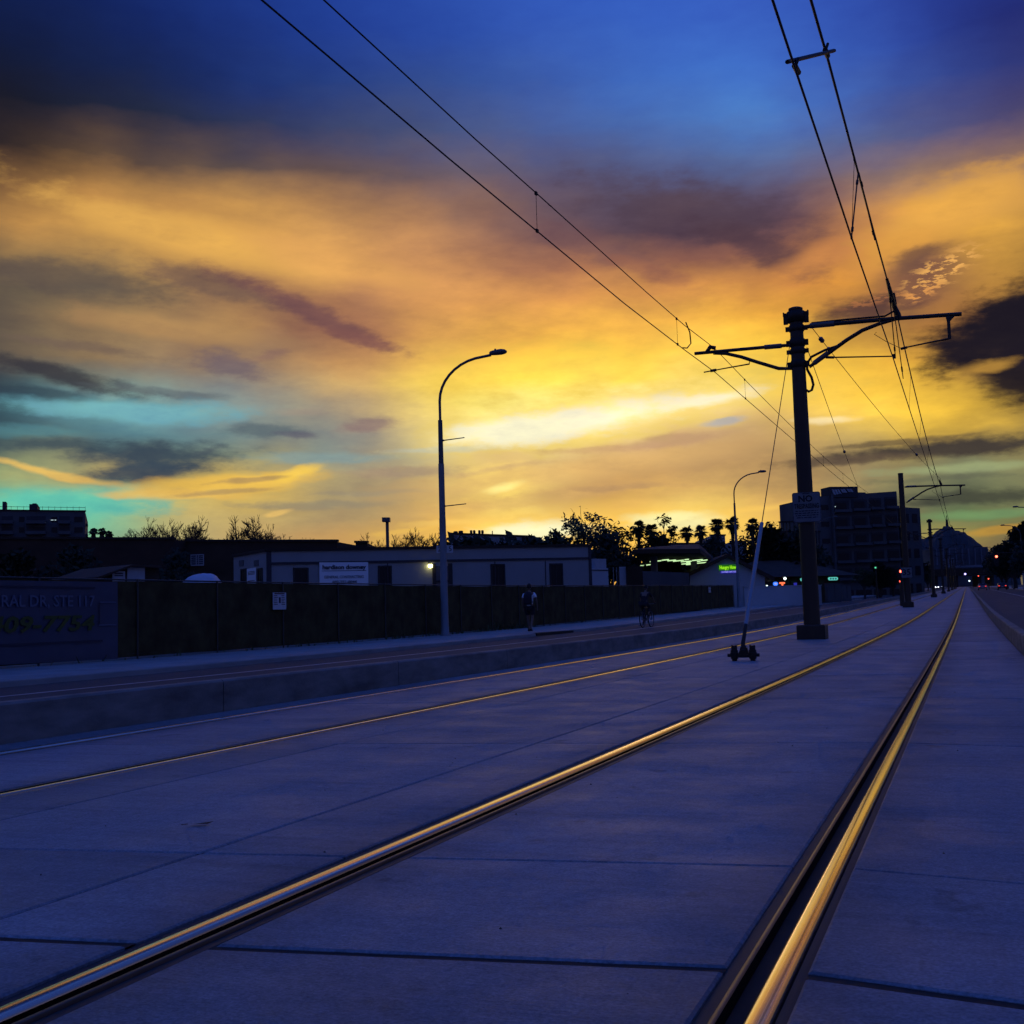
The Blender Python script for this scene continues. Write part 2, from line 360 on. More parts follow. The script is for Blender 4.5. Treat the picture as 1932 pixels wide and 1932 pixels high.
# ------------------------------------------------------------------ materials
M = {}
def mat(name, col, rough=0.7, metal=0.0, spec=0.4, var=0.0, vscale=(1, 1, 1), bump=0.0, bscale=30.0, world_co=False, emit=None, estr=1.0, alt=None, rvar=0.0, detail=5.0, bvec=None):
    m = bpy.data.materials.new(name); m.use_nodes = True; M[name] = m
    t = m.node_tree; b = t.nodes['Principled BSDF']
    b.inputs['Base Color'].default_value = (*col, 1); b.inputs['Roughness'].default_value = rough
    b.inputs['Metallic'].default_value = metal; b.inputs['Specular IOR Level'].default_value = spec
    if emit is not None:
        b.inputs['Emission Color'].default_value = (*emit, 1); b.inputs['Emission Strength'].default_value = estr
    if var or bump or rvar:
        if world_co:
            co = t.nodes.new('ShaderNodeNewGeometry').outputs['Position']
        else:
            co = t.nodes.new('ShaderNodeTexCoord').outputs['Object']
        mp = t.nodes.new('ShaderNodeMapping'); mp.inputs['Scale'].default_value = vscale; t.links.new(co, mp.inputs[0])
        nz = t.nodes.new('ShaderNodeTexNoise'); nz.inputs['Scale'].default_value = 1.0; nz.inputs['Detail'].default_value = detail; nz.inputs['Roughness'].default_value = 0.62
        t.links.new(mp.outputs[0], nz.inputs['Vector'])
        if var:
            mx = t.nodes.new('ShaderNodeMix'); mx.data_type = 'RGBA'
            mr = t.nodes.new('ShaderNodeMapRange'); mr.inputs['From Min'].default_value = 0.3; mr.inputs['From Max'].default_value = 0.7
            t.links.new(nz.outputs[0], mr.inputs[0]); t.links.new(mr.outputs[0], mx.inputs['Factor'])
            a2 = alt if alt else tuple(c * (1 + var) for c in col)
            mx.inputs['A'].default_value = (*[c * (1 - var) for c in col], 1); mx.inputs['B'].default_value = (*a2, 1)
            t.links.new(mx.outputs['Result'], b.inputs['Base Color'])
        if rvar:
            mr2 = t.nodes.new('ShaderNodeMapRange'); mr2.inputs['To Min'].default_value = rough - rvar; mr2.inputs['To Max'].default_value = rough + rvar
            mr2.inputs['From Min'].default_value = 0.3; mr2.inputs['From Max'].default_value = 0.7
            t.links.new(nz.outputs[0], mr2.inputs[0]); t.links.new(mr2.outputs[0], b.inputs['Roughness'])
        if bump:
            n2 = t.nodes.new('ShaderNodeTexNoise'); n2.inputs['Scale'].default_value = bscale; n2.inputs['Detail'].default_value = 4
            if bvec:
                mp2 = t.nodes.new('ShaderNodeMapping'); mp2.inputs['Scale'].default_value = bvec; t.links.new(co, mp2.inputs[0]); t.links.new(mp2.outputs[0], n2.inputs['Vector'])
            else: t.links.new(co, n2.inputs['Vector'])
            bp = t.nodes.new('ShaderNodeBump'); bp.inputs['Strength'].default_value = bump; bp.inputs['Distance'].default_value = 0.01
            t.links.new(n2.outputs[0], bp.inputs['Height']); t.links.new(bp.outputs[0], b.inputs['Normal'])
    return m
def concrete_slab():
    """cast concrete: per-slab tint, cloudy stains, brushed grain, pits, brake dust along the rails"""
    m = bpy.data.materials.new('concrete'); m.use_nodes = True; M['concrete'] = m; t = m.node_tree; N = t.nodes; b = N['Principled BSDF']; K = t.links.new
    pos = N.new('ShaderNodeNewGeometry').outputs['Position']
    def nz(scale, det, rough=.6):
        mp = N.new('ShaderNodeMapping'); mp.inputs['Scale'].default_value = scale; K(pos, mp.inputs[0])
        n = N.new('ShaderNodeTexNoise'); n.inputs['Scale'].default_value = 1; n.inputs['Detail'].default_value = det; n.inputs['Roughness'].default_value = rough; K(mp.outputs[0], n.inputs['Vector']); return n.outputs[0]
    def mr(v, a, b_, c, d):
        n = N.new('ShaderNodeMapRange'); K(v, n.inputs[0])
        for k, x in zip(('From Min', 'From Max', 'To Min', 'To Max'), (a, b_, c, d)): n.inputs[k].default_value = x
        return n.outputs[0]
    def mul(a, b_):
        n = N.new('ShaderNodeMath'); n.operation = 'MULTIPLY'; K(a, n.inputs[0]); K(b_, n.inputs[1]); return n.outputs[0]
    oi = N.new('ShaderNodeObjectInfo').outputs['Random']
    f = mr(oi, 0, 1, .86, 1.12)
    f = mul(f, mr(nz((.9, .7, 1), 6), .30, .70, .82, 1.14))
    f = mul(f, mr(nz((1.5, 14, 1), 4), .3, .7, .90, 1.09))
    f = mul(f, mr(nz((95, 95, 95), 3), .3, .7, .70, 1.26))
    f = mul(f, mr(nz((26, 22, 20), 4), .32, .68, .84, 1.13))
    f = mul(f, mr(nz((.30, 5.5, 1), 5, .7), .30, .44, .80, 1.0))
    f = mul(f, mr(nz((3.2, 2.6, 1), 7, .7), .34, .40, .68, 1.0))
    sp = N.new('ShaderNodeSeparateXYZ'); K(pos, sp.inputs[0])
    for rx in (-.45, -1.89, -4.42, -5.86):
        n = N.new('ShaderNodeMath'); n.operation = 'ADD'; K(sp.outputs[0], n.inputs[0]); n.inputs[1].default_value = -rx
        a = N.new('ShaderNodeMath'); a.operation = 'ABSOLUTE'; K(n.outputs[0], a.inputs[0])
        f = mul(f, mr(a.outputs[0], .10, .34, .70, 1.0))
    mx = N.new('ShaderNodeMix'); mx.data_type = 'RGBA'; mx.blend_type = 'MULTIPLY'; mx.inputs['Factor'].default_value = 1
    mx.inputs['A'].default_value = (.235, .246, .272, 1); K(f, mx.inputs['B']); K(mx.outputs['Result'], b.inputs['Base Color'])
    K(mr(nz((2, 2, 2), 5), .3, .7, .52, .78), b.inputs['Roughness']); b.inputs['Specular IOR Level'].default_value = .42
    h = N.new('ShaderNodeMath'); h.operation = 'ADD'; K(nz((5, 60, 5), 3), h.inputs[0]); K(nz((130, 130, 130), 3), h.inputs[1])
    bp = N.new('ShaderNodeBump'); bp.inputs['Strength'].default_value = .35; bp.inputs['Distance'].default_value = .004; K(h.outputs[0], bp.inputs['Height']); K(bp.outputs[0], b.inputs['Normal'])
concrete_slab()
mat('concrete_pale', (0.28, 0.275, 0.265), 0.7, spec=0.3, var=0.2, vscale=(1.2, 0.8, 2), bump=0.3, bscale=40, world_co=True)
mat('sealant', (0.040, 0.020, 0.014), 0.8, var=0.3, vscale=(6, 6, 6))
mat('asphalt', (0.05, 0.05, 0.053), 0.75, spec=0.35, var=0.25, vscale=(0.7, 0.2, 1), bump=0.5, bscale=60, world_co=True)
mat('dirt', (0.10, 0.085, 0.07), 0.95, var=0.35, vscale=(0.6, 0.6, 1), bump=0.6, bscale=15, world_co=True)
mat('paint_line', (0.55, 0.55, 0.52), 0.6, var=0.25, vscale=(3, 1, 1), world_co=True)
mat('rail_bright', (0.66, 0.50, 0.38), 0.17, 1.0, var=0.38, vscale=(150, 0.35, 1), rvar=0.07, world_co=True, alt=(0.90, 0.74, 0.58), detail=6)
mat('rail_lip', (0.13, 0.095, 0.075), 0.45, 0.8, var=0.35, vscale=(50, 3, 1), world_co=True)
mat('rail_groove', (0.010, 0.006, 0.005), 0.95, spec=0.05)
mat('rubber', (0.028, 0.027, 0.028), 0.62, spec=0.4, var=0.3, vscale=(20, 2, 1), world_co=True)
mat('pole_steel', (0.045, 0.024, 0.013), 0.5, spec=0.4, var=0.3, vscale=(3, 3, 0.6))
mat('hardware', (0.026, 0.016, 0.011), 0.5, 0.3)
mat('wire', (0.022, 0.013, 0.009), 0.55, 0.2)
mat('insulator', (0.10, 0.07, 0.06), 0.3, spec=0.6)
mat('galvanised', (0.20, 0.205, 0.22), 0.6, 0.3, var=0.15, vscale=(4, 4, 1))
mat('lamp_head', (0.09, 0.09, 0.095), 0.5, 0.3)
mat('plastic_white', (0.27, 0.28, 0.31), 0.45, spec=0.4, var=0.05, vscale=(3, 3, 3))
mat('sign_white', (0.55, 0.56, 0.58), 0.5, var=0.07, vscale=(4, 4, 4))
mat('sign_dim', (0.36, 0.37, 0.40), 0.5, var=0.12, vscale=(4, 4, 4))
mat('sign_grey', (0.15, 0.155, 0.17), 0.55, var=0.12, vscale=(4, 4, 4))
mat('kerb_concrete', (0.19, 0.175, 0.16), 0.75, spec=0.3, var=0.42, vscale=(1.2, 1.6, 5), bump=0.3, bscale=40, world_co=True)
mat('ink_dark', (0.03, 0.03, 0.045), 0.6)
mat('ink_black', (0.010, 0.010, 0.010), 0.6)
mat('ink_red', (0.10, 0.03, 0.03), 0.6)
mat('sign_back', (0.05, 0.045, 0.04), 0.6)
mat('fence_fabric', (0.078, 0.050, 0.027), 0.95, spec=0.1, var=0.45, vscale=(1.5, 1.5, 1.5), bump=0.7, bscale=9, alt=(0.092, 0.074, 0.032))
mat('fence_steel', (0.075, 0.07, 0.065), 0.55, 0.5)
mat('banner_blue', (0.055, 0.060, 0.10), 0.55, var=0.15, vscale=(0.8, 0.8, 1.6), bump=0.4, bscale=3)
mat('ink_paleblue', (0.10, 0.12, 0.19), 0.6)
mat('ink_yellow', (0.062, 0.078, 0.012), 0.6)
mat('ink_navy', (0.028, 0.030, 0.05), 0.6)
mat('trailer_wall', (0.29, 0.285, 0.285), 0.75, var=0.08, vscale=(0.6, 0.6, 0.6), bump=0.15, bscale=20)
mat('trailer_trim', (0.045, 0.038, 0.045), 0.7)
mat('roof_edge', (0.035, 0.020, 0.013), 0.8)
mat('window_frame', (0.030, 0.024, 0.024), 0.6)
mat('glass_dark', (0.012, 0.010, 0.014), 0.35, spec=0.3)
mat('door_grey', (0.09, 0.09, 0.11), 0.6)
mat('banner_white', (0.80, 0.81, 0.84), 0.5, bump=0.3, bscale=4)
mat('wall_dark', (0.045, 0.026, 0.016), 0.9, var=0.35, vscale=(0.3, 0.3, 0.8))
mat('wall_brick', (0.050, 0.026, 0.016), 0.9, var=0.3, vscale=(0.5, 0.5, 1.2))
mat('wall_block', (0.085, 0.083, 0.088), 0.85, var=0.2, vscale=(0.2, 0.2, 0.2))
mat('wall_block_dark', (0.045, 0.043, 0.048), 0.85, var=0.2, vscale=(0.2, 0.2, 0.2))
mat('wall_white', (0.42, 0.43, 0.46), 0.8, var=0.08, vscale=(0.4, 0.4, 0.4))
mat('wall_cream', (0.26, 0.26, 0.28), 0.8, var=0.1, vscale=(0.3, 0.3, 0.3))
mat('roof_tile', (0.060, 0.033, 0.022), 0.85, var=0.3, vscale=(1, 1, 3), bump=0.5, bscale=6)
mat('tarp', (0.50, 0.53, 0.62), 0.6, var=0.1, vscale=(1, 1, 1), bump=0.5, bscale=4)
mat('bark', (0.045, 0.034, 0.028), 0.95, var=0.3, vscale=(3, 3, 1))
mat('twig', (0.040, 0.032, 0.022), 0.95)
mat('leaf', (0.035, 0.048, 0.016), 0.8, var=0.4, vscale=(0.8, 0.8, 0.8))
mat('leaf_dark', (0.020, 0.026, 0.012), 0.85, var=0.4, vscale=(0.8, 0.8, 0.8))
mat('palm_leaf', (0.030, 0.040, 0.016), 0.8, var=0.3, vscale=(1, 1, 1))
mat('weed', (0.06, 0.075, 0.03), 0.9, var=0.4, vscale=(3, 3, 3))
mat('hill', (0.045, 0.040, 0.040), 0.95, var=0.35, vscale=(0.02, 0.02, 0.03))
mat('stadium', (0.085, 0.09, 0.11), 0.8, var=0.25, vscale=(0.06, 0.06, 0.12))
mat('stadium_pale', (0.16, 0.17, 0.21), 0.8)
mat('skin', (0.20, 0.12, 0.085), 0.6)
mat('hair', (0.012, 0.010, 0.009), 0.7)
mat('shirt', (0.82, 0.83, 0.85), 0.8, bump=0.3, bscale=12)
mat('cloth_dark', (0.022, 0.018, 0.022), 0.9, bump=0.3, bscale=14)
mat('pack', (0.024, 0.015, 0.022), 0.8, bump=0.3, bscale=20)
mat('shoe', (0.03, 0.02, 0.02), 0.7)
mat('tyre', (0.012, 0.012, 0.012), 0.8)
mat('bike_paint', (0.03, 0.03, 0.04), 0.4, 0.2)
mat('car_paint', (0.03, 0.032, 0.04), 0.3, 0.2)
mat('car_pale', (0.16, 0.16, 0.18), 0.3, 0.2)
mat('headlight', (0.8, 0.8, 0.8), 0.4, emit=(0.92, 0.92, 1.0), estr=14)
mat('taillight', (0.3, 0.02, 0.02), 0.4, emit=(1.0, 0.06, 0.03), estr=1.4)
mat('lamp_red', (0.3, 0.02, 0.02), 0.4, emit=(1.0, 0.10, 0.05), estr=9)
mat('lamp_red_dim', (0.3, 0.02, 0.02), 0.4, emit=(1.0, 0.10, 0.06), estr=3.5)
mat('lamp_green', (0.05, 0.3, 0.1), 0.4, emit=(0.15, 1.0, 0.5), estr=0.8)
mat('lamp_blue', (0.5, 0.5, 0.8), 0.4, emit=(0.42, 0.36, 1.0), estr=3.0)
mat('lamp_white', (0.8, 0.8, 0.8), 0.4, emit=(0.8, 1.0, 0.95), estr=4)
mat('lamp_yellow', (0.8, 0.8, 0.4), 0.4, emit=(1.0, 0.93, 0.36), estr=7)
mat('tube_green', (0.6, 0.8, 0.5), 0.4, emit=(0.58, 0.88, 0.42), estr=1.1)
mat('neon_green', (0.1, 0.3, 0.02), 0.5, emit=(0.30, 0.80, 0.01), estr=1.0)
mat('neon_panel', (0.01, 0.04, 0.005), 0.5, emit=(0.012, 0.11, 0.002), estr=1.0)
mat('neon_text', (0.2, 0.2, 0.6), 0.5, emit=(0.40, 0.38, 1.0), estr=1.0)
mat('neon_bluepanel', (0.01, 0.01, 0.1), 0.5, emit=(0.022, 0.022, 0.30), estr=1.0)
mat('neon_teal', (0.1, 0.4, 0.35), 0.5, emit=(0.10, 0.50, 0.40), estr=1.0)
mat('neon_teal_dark', (0.02, 0.1, 0.1), 0.5, emit=(0.012, 0.10, 0.09), estr=1.0)
mat('neon_blue', (0.02, 0.1, 0.6), 0.5, emit=(0.04, 0.18, 1.0), estr=1.6)
mat('neon_red', (0.6, 0.1, 0.05), 0.5, emit=(1.0, 0.16, 0.06), estr=1.6)
mat('lit_window', (0.3, 0.35, 0.35), 0.5, emit=(0.42, 0.55, 0.55), estr=0.9)

def text_mesh(body, size, extr=0.004, shear=0.0, bold=0.0):
    cu = bpy.data.curves.new('lettering', 'FONT'); cu.body = body; cu.size = size; cu.extrude = extr
    cu.align_x = 'CENTER'; cu.align_y = 'CENTER'; cu.shear = shear; cu.offset = bold; cu.resolution_u = 2
    o = bpy.data.objects.new('lettering', cu); COL.objects.link(o)
    dg = bpy.context.evaluated_depsgraph_get()
    me = bpy.data.meshes.new_from_object(o.evaluated_get(dg))
    bpy.data.objects.remove(o); bpy.data.curves.remove(cu)
    return me
def lettering(body, size, center, xdir, normal, mt, parent, width=None, **kw):
    me = text_mesh(body, size, **kw)
    if width:
        xs = [v.co.x for v in me.vertices]; w = max(xs) - min(xs); k = width / max(w, 1e-6)
        for v in me.vertices: v.co.x *= k
    me.materials.append(M[mt])
    xd = Vector(xdir).normalized(); n = Vector(normal).normalized(); up = n.cross(xd)
    o = bpy.data.objects.new('lettering', me)
    o.matrix_local = Matrix(((xd.x, up.x, n.x, center[0]), (xd.y, up.y, n.y, center[1]), (xd.z, up.z, n.z, center[2]), (0, 0, 0, 1)))
    link(o, parent); KIDS.setdefault(parent.name, []).append(o)
    return o

class Plane:
    """a vertical plane through two ground points, facing the street; pixel rectangles on it become real panels"""
    def __init__(s, P0, P1):
        s.o = Vector((P0[0], P0[1], 0)); s.u = (Vector((P1[0], P1[1], 0)) - s.o); s.len = s.u.length; s.u.normalize()
        s.n = Vector((s.u.y, -s.u.x, 0))
    def hit(s, px, py):
        d = ray(px, py); t = s.n.dot(s.o - Vector((0, 0, 0))) / s.n.dot(Vector((d.x, d.y, 0)))
        P = Vector((d.x * t, d.y * t, d.z * t + CAMH)); return (P - s.o).dot(s.u), P.z
    def pt(s, u, z, out=0.0): p = s.o + s.u * u + s.n * out; return Vector((p.x, p.y, z))
    def slab(s, mb, u0, u1, z0, z1, o0, o1):
        lo = [s.pt(u0, z0, o1), s.pt(u1, z0, o1), s.pt(u1, z0, o0), s.pt(u0, z0, o0)]
        hi = [s.pt(u0, z1, o1), s.pt(u1, z1, o1), s.pt(u1, z1, o0), s.pt(u0, z1, o0)]
        return mb.hexa(lo, hi)
    def rect(s, x0, y0, x1, y1):
        """pixel rectangle -> u0,u1,z0,z1"""
        ym = (y0 + y1) / 2; xm = (x0 + x1) / 2
        u0 = s.hit(x0, ym)[0]; u1 = s.hit(x1, ym)[0]; z1 = s.hit(xm, y0)[1]; z0 = s.hit(xm, y1)[1]
        return u0, u1, z0, z1
    def panel(s, name, mt, x0, y0, x1, y1, o0, o1, parent=None):
        u0, u1, z0, z1 = s.rect(x0, y0, x1, y1)
        return s.slab(MB(), u0, u1, z0, z1, o0, o1).build(name, mt, parent)

# ------------------------------------------------------------------ the ground
YS = [-6, -2, 2, 6, 9, 12, 15, 18, 22, 26, 30, 34, 38, 42, 46, 50, 55, 80, 120, 200, 350, 600, 900]
def strip(name, x0, x1, z, mt, ys=YS, parent=None, thick=None):
    mb = MB(); vs = []; fs = []
    for y in ys: vs += [(x0, y, g(y) + z), (x1, y, g(y) + z)]
    for i in range(len(ys) - 1): fs.append((2 * i, 2 * i + 1, 2 * i + 3, 2 * i + 2))
    mb.add(vs, fs)
    return mb.build(name, mt, parent)
yg = [-60, -6, 6, 20, 40, 55, 120, 300, 900, 2500, 9000]
xg = [-9000, -1500, -300, -60, -17.9, 20, 100, 600, 9000]
mb = MB(); vs = [(x, y, g(y) - (0.42 if x > -17.95 and x < 21 else 0.05)) for y in yg for x in xg]; n = len(xg)
fs = [(j * n + i, j * n + i + 1, (j + 1) * n + i + 1, (j + 1) * n + i) for j in range(len(yg) - 1) for i in range(n - 1)]
mb.add(vs, fs); ground = tag(mb.build('ground', 'dirt'), kind='structure')
YR = [-6] + YS[2:]
tag(strip('road', -14.32, -6.30, -0.13, 'asphalt'), kind='structure')
tag(strip('road', 0.70, 9.3, -0.13, 'asphalt'), kind='structure')
tag(strip('lane_line', -12.46, -12.36, -0.124, 'paint_line', ys=YS[2:]), kind='structure')
tag(strip('lane_line', 4.95, 5.05, -0.124, 'paint_line', ys=YS[2:]), kind='structure')

def profile_strip(name, prof, mt, ys, parent=None, kind=None, smooth=False):
    """extrude a cross-section (x, z) along the street"""
    n = len(prof); vs = [(x, y, g(y) + z) for y in ys for (x, z) in prof]
    fs = [(j * n + i, j * n + i + 1, (j + 1) * n + i + 1, (j + 1) * n + i) for j in range(len(ys) - 1) for i in range(n - 1)]
    mb = MB().add(vs, fs, smooth); o = mb.build(name, mt, parent)
    if kind: tag(o, kind=kind)
    return o
tag(profile_strip('pavement', [(-17.95, -0.06), (-17.95, 0.0), (-14.50, -0.01), (-14.46, -0.02), (-14.32, -0.02), (-14.30, -0.04), (-14.29, -0.14)][::-1], 'concrete_pale', YS), kind='structure')
tag(profile_strip('pavement', [(9.28, -0.14), (9.29, 0.0), (9.45, 0.02), (13.0, 0.03), (13.0, -0.1)][::-1][::-1], 'concrete_pale', YS), kind='structure')

# kerb walls either side of the track bed, cast in lengths
def kerb(x0, x1, name, ylist):
    root = bpy.data.objects.new(name, None); link(root); tag(root, kind='structure')
    for a, b in zip(ylist[:-1], ylist[1:]):
        j = 0.006; h = 0.285; c = 0.018
        ym = [a + j, (a + b) / 2, b - j]
        prof = [(x0, -0.25), (x0, h - c), (x0 + c, h), (x1 - c, h), (x1, h - c), (x1, -0.25)]
        n = len(prof); vs = [(x, y, g(y) + z) for y in ym for (x, z) in prof]
        fs = [(q * n + i, q * n + i + 1, (q + 1) * n + i + 1, (q + 1) * n + i) for q in range(2) for i in range(n - 1)]
        fs += [tuple(range(n - 1, -1, -1)), tuple(2 * n + i for i in range(n))]
        MB().add(vs, [f[::-1] for f in fs]).build('kerb_length', 'kerb_concrete', root)
    return root
kl = [-5 + 3.4 * i for i in range(24)]
kerb(-6.46, -6.30, 'kerb', kl + [90, 130, 200, 320, 500])
kerb(0.68, 0.83, 'kerb', kl + [90, 130, 200, 320, 500])

# track bed: a dark base with separate concrete slabs, joints sealed between them
bed = tag(strip('track_bed', -6.31, 0.69, -0.030, 'sealant', ys=YS), kind='structure')
COLS = [(-0.372, 0.674, 'r'), (-1.777, -0.548, 'l'), (-2.52, -1.997, 'l'), (-3.797, -2.532, 'l'), (-4.318, -3.805, 'l'), (-5.755, -4.515, 'l'), (-6.294, -5.975, 'l')]
JY = [(-4.0, .006), (-0.82, .006), (2.57, .021), (3.62, .006)] + [(3.62 + 3.29 * i, .005) for i in range(1, 19)]
def skew(x, side): return 0.15 * (x + 0.46) if side == 'l' else -0.16 * (x + 0.40)
for (x0, x1, side) in COLS:
    for k in range(len(JY) - 1):
        (ya, ja), (yb, jb) = JY[k], JY[k + 1]
        tilt = rng.uniform(-0.0012, 0.0012)
        b = 0.007
        def P(x, y, z): return (x, y + skew(x, side), g(y) + z + tilt)
        y0, y1 = ya + ja, yb - jb; ymid = (y0 + y1) / 2
        ringo = [(x0, y0), (x1, y0), (x1, ymid), (x1, y1), (x0, y1), (x0, ymid)]
        ringi = [(x0 + b, y0 + b), (x1 - b, y0 + b), (x1 - b, ymid), (x1 - b, y1 - b), (x0 + b, y1 - b), (x0 + b, ymid)]
        vs = [P(x, y, -0.05) for x, y in ringo] + [P(x, y, -0.005) for x, y in ringo] + [P(x, y, 0.0) for x, y in ringi]
        fs = []
        for r_ in range(2):
            for i in range(6): fs.append((r_ * 6 + i, r_ * 6 + (i + 1) % 6, (r_ + 1) * 6 + (i + 1) % 6, (r_ + 1) * 6 + i))
        fs += [(12, 13, 14, 17), (17, 14, 15, 16)]
        MB().add(vs, fs).build('slab', 'concrete', bed)
    yl = JY[-1][0] + 0.01
    ys = [yl, 80, 120, 200, 350, 600]
    strip('slab', x0, x1, 0.0, 'concrete', ys=ys, parent=bed)

# sealant lies just below the slab faces in every joint
for (ya, ja) in JY:
    m_ = MB()
    for (x0, x1, side) in COLS:
        n_ = 14; e = ja + .004; vs = []
        for i in range(n_ + 1):
            x = x0 + (x1 - x0) * i / n_; w_ = rng.uniform(-.0012, .0012)
            vs += [(x, ya - e + skew(x, side), g(ya) - .0062 + w_), (x, ya + e + skew(x, side), g(ya) - .0062 + w_)]
        m_.add(vs, [(2 * i, 2 * i + 2, 2 * i + 3, 2 * i + 1) for i in range(n_)])
    m_.build('joint_sealant', 'sealant', bed)
for xj, wj in ((-2.526, .010), (-3.801, .008)):
    strip('joint_sealant', xj - wj, xj + wj, -.006, 'sealant', ys=[-4, 2, 6, 9, 12, 15, 18, 22, 26, 30, 34, 38, 42, 46, 50, 55, 62], parent=bed)

# rails: grooved street rails in rubber boots
RY = [-4, 0, 2, 4, 6, 8, 10, 12, 14, 16, 18, 20, 22, 24, 26, 28, 30, 32, 34, 36, 38, 40, 44, 48, 52, 55, 80, 120, 200, 350, 600]
def rail(inner, sgn, label, group='grooved street rails'):
    """inner: gauge face x; sgn=+1 when the head lies to the right of the gauge face"""
    t = thing('rail', label, 'rail', (0, 0, 0), 0, group)
    X = lambda d: inner + sgn * d
    head = [(X(0.000), -0.040), (X(0.000), -0.012), (X(0.002), -0.0055), (X(0.007), -0.0005), (X(0.014), 0.0022), (X(0.030), 0.0038), (X(0.044), 0.0034), (X(0.051), 0.0018), (X(0.055), -0.003), (X(0.056), -0.025)]
    lip = [(X(-0.0465), -0.003), (X(-0.048), -0.0012), (X(-0.059), -0.0012), (X(-0.0605), -0.004), (X(-0.062), -0.025)]
    floor_ = [(X(-0.0467), -0.0032), (X(-0.0455), -0.012), (X(-0.044), -0.039), (X(0.003), -0.039)]
    boot1 = [(X(-0.060), -0.022), (X(-0.064), -0.0105), (X(-0.095), -0.0095), (X(-0.100), -0.014), (X(-0.101), -0.045)]
    boot2 = [(X(0.055), -0.018), (X(0.060), -0.008), (X(0.073), -0.009), (X(0.082), -0.011), (X(0.106), -0.0105), (X(0.110), -0.015), (X(0.111), -0.045)]
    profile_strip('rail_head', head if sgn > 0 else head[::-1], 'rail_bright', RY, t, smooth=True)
    profile_strip('guard_lip', lip[::-1] if sgn > 0 else lip, 'rail_lip', RY, t, smooth=True)
    profile_strip('groove', floor_ if sgn > 0 else floor_[::-1], 'rail_groove', RY, t)
    for bt in (boot1[::-1] if sgn > 0 else boot1, boot2 if sgn > 0 else boot2[::-1]):
        profile_strip('rubber_boot', bt, 'rubber', RY, t)
    return t
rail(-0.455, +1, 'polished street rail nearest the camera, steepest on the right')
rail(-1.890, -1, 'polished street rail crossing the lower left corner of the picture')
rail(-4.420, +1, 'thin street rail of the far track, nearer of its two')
rail(-5.855, -1, 'thin street rail of the far track, beside the low kerb wall')

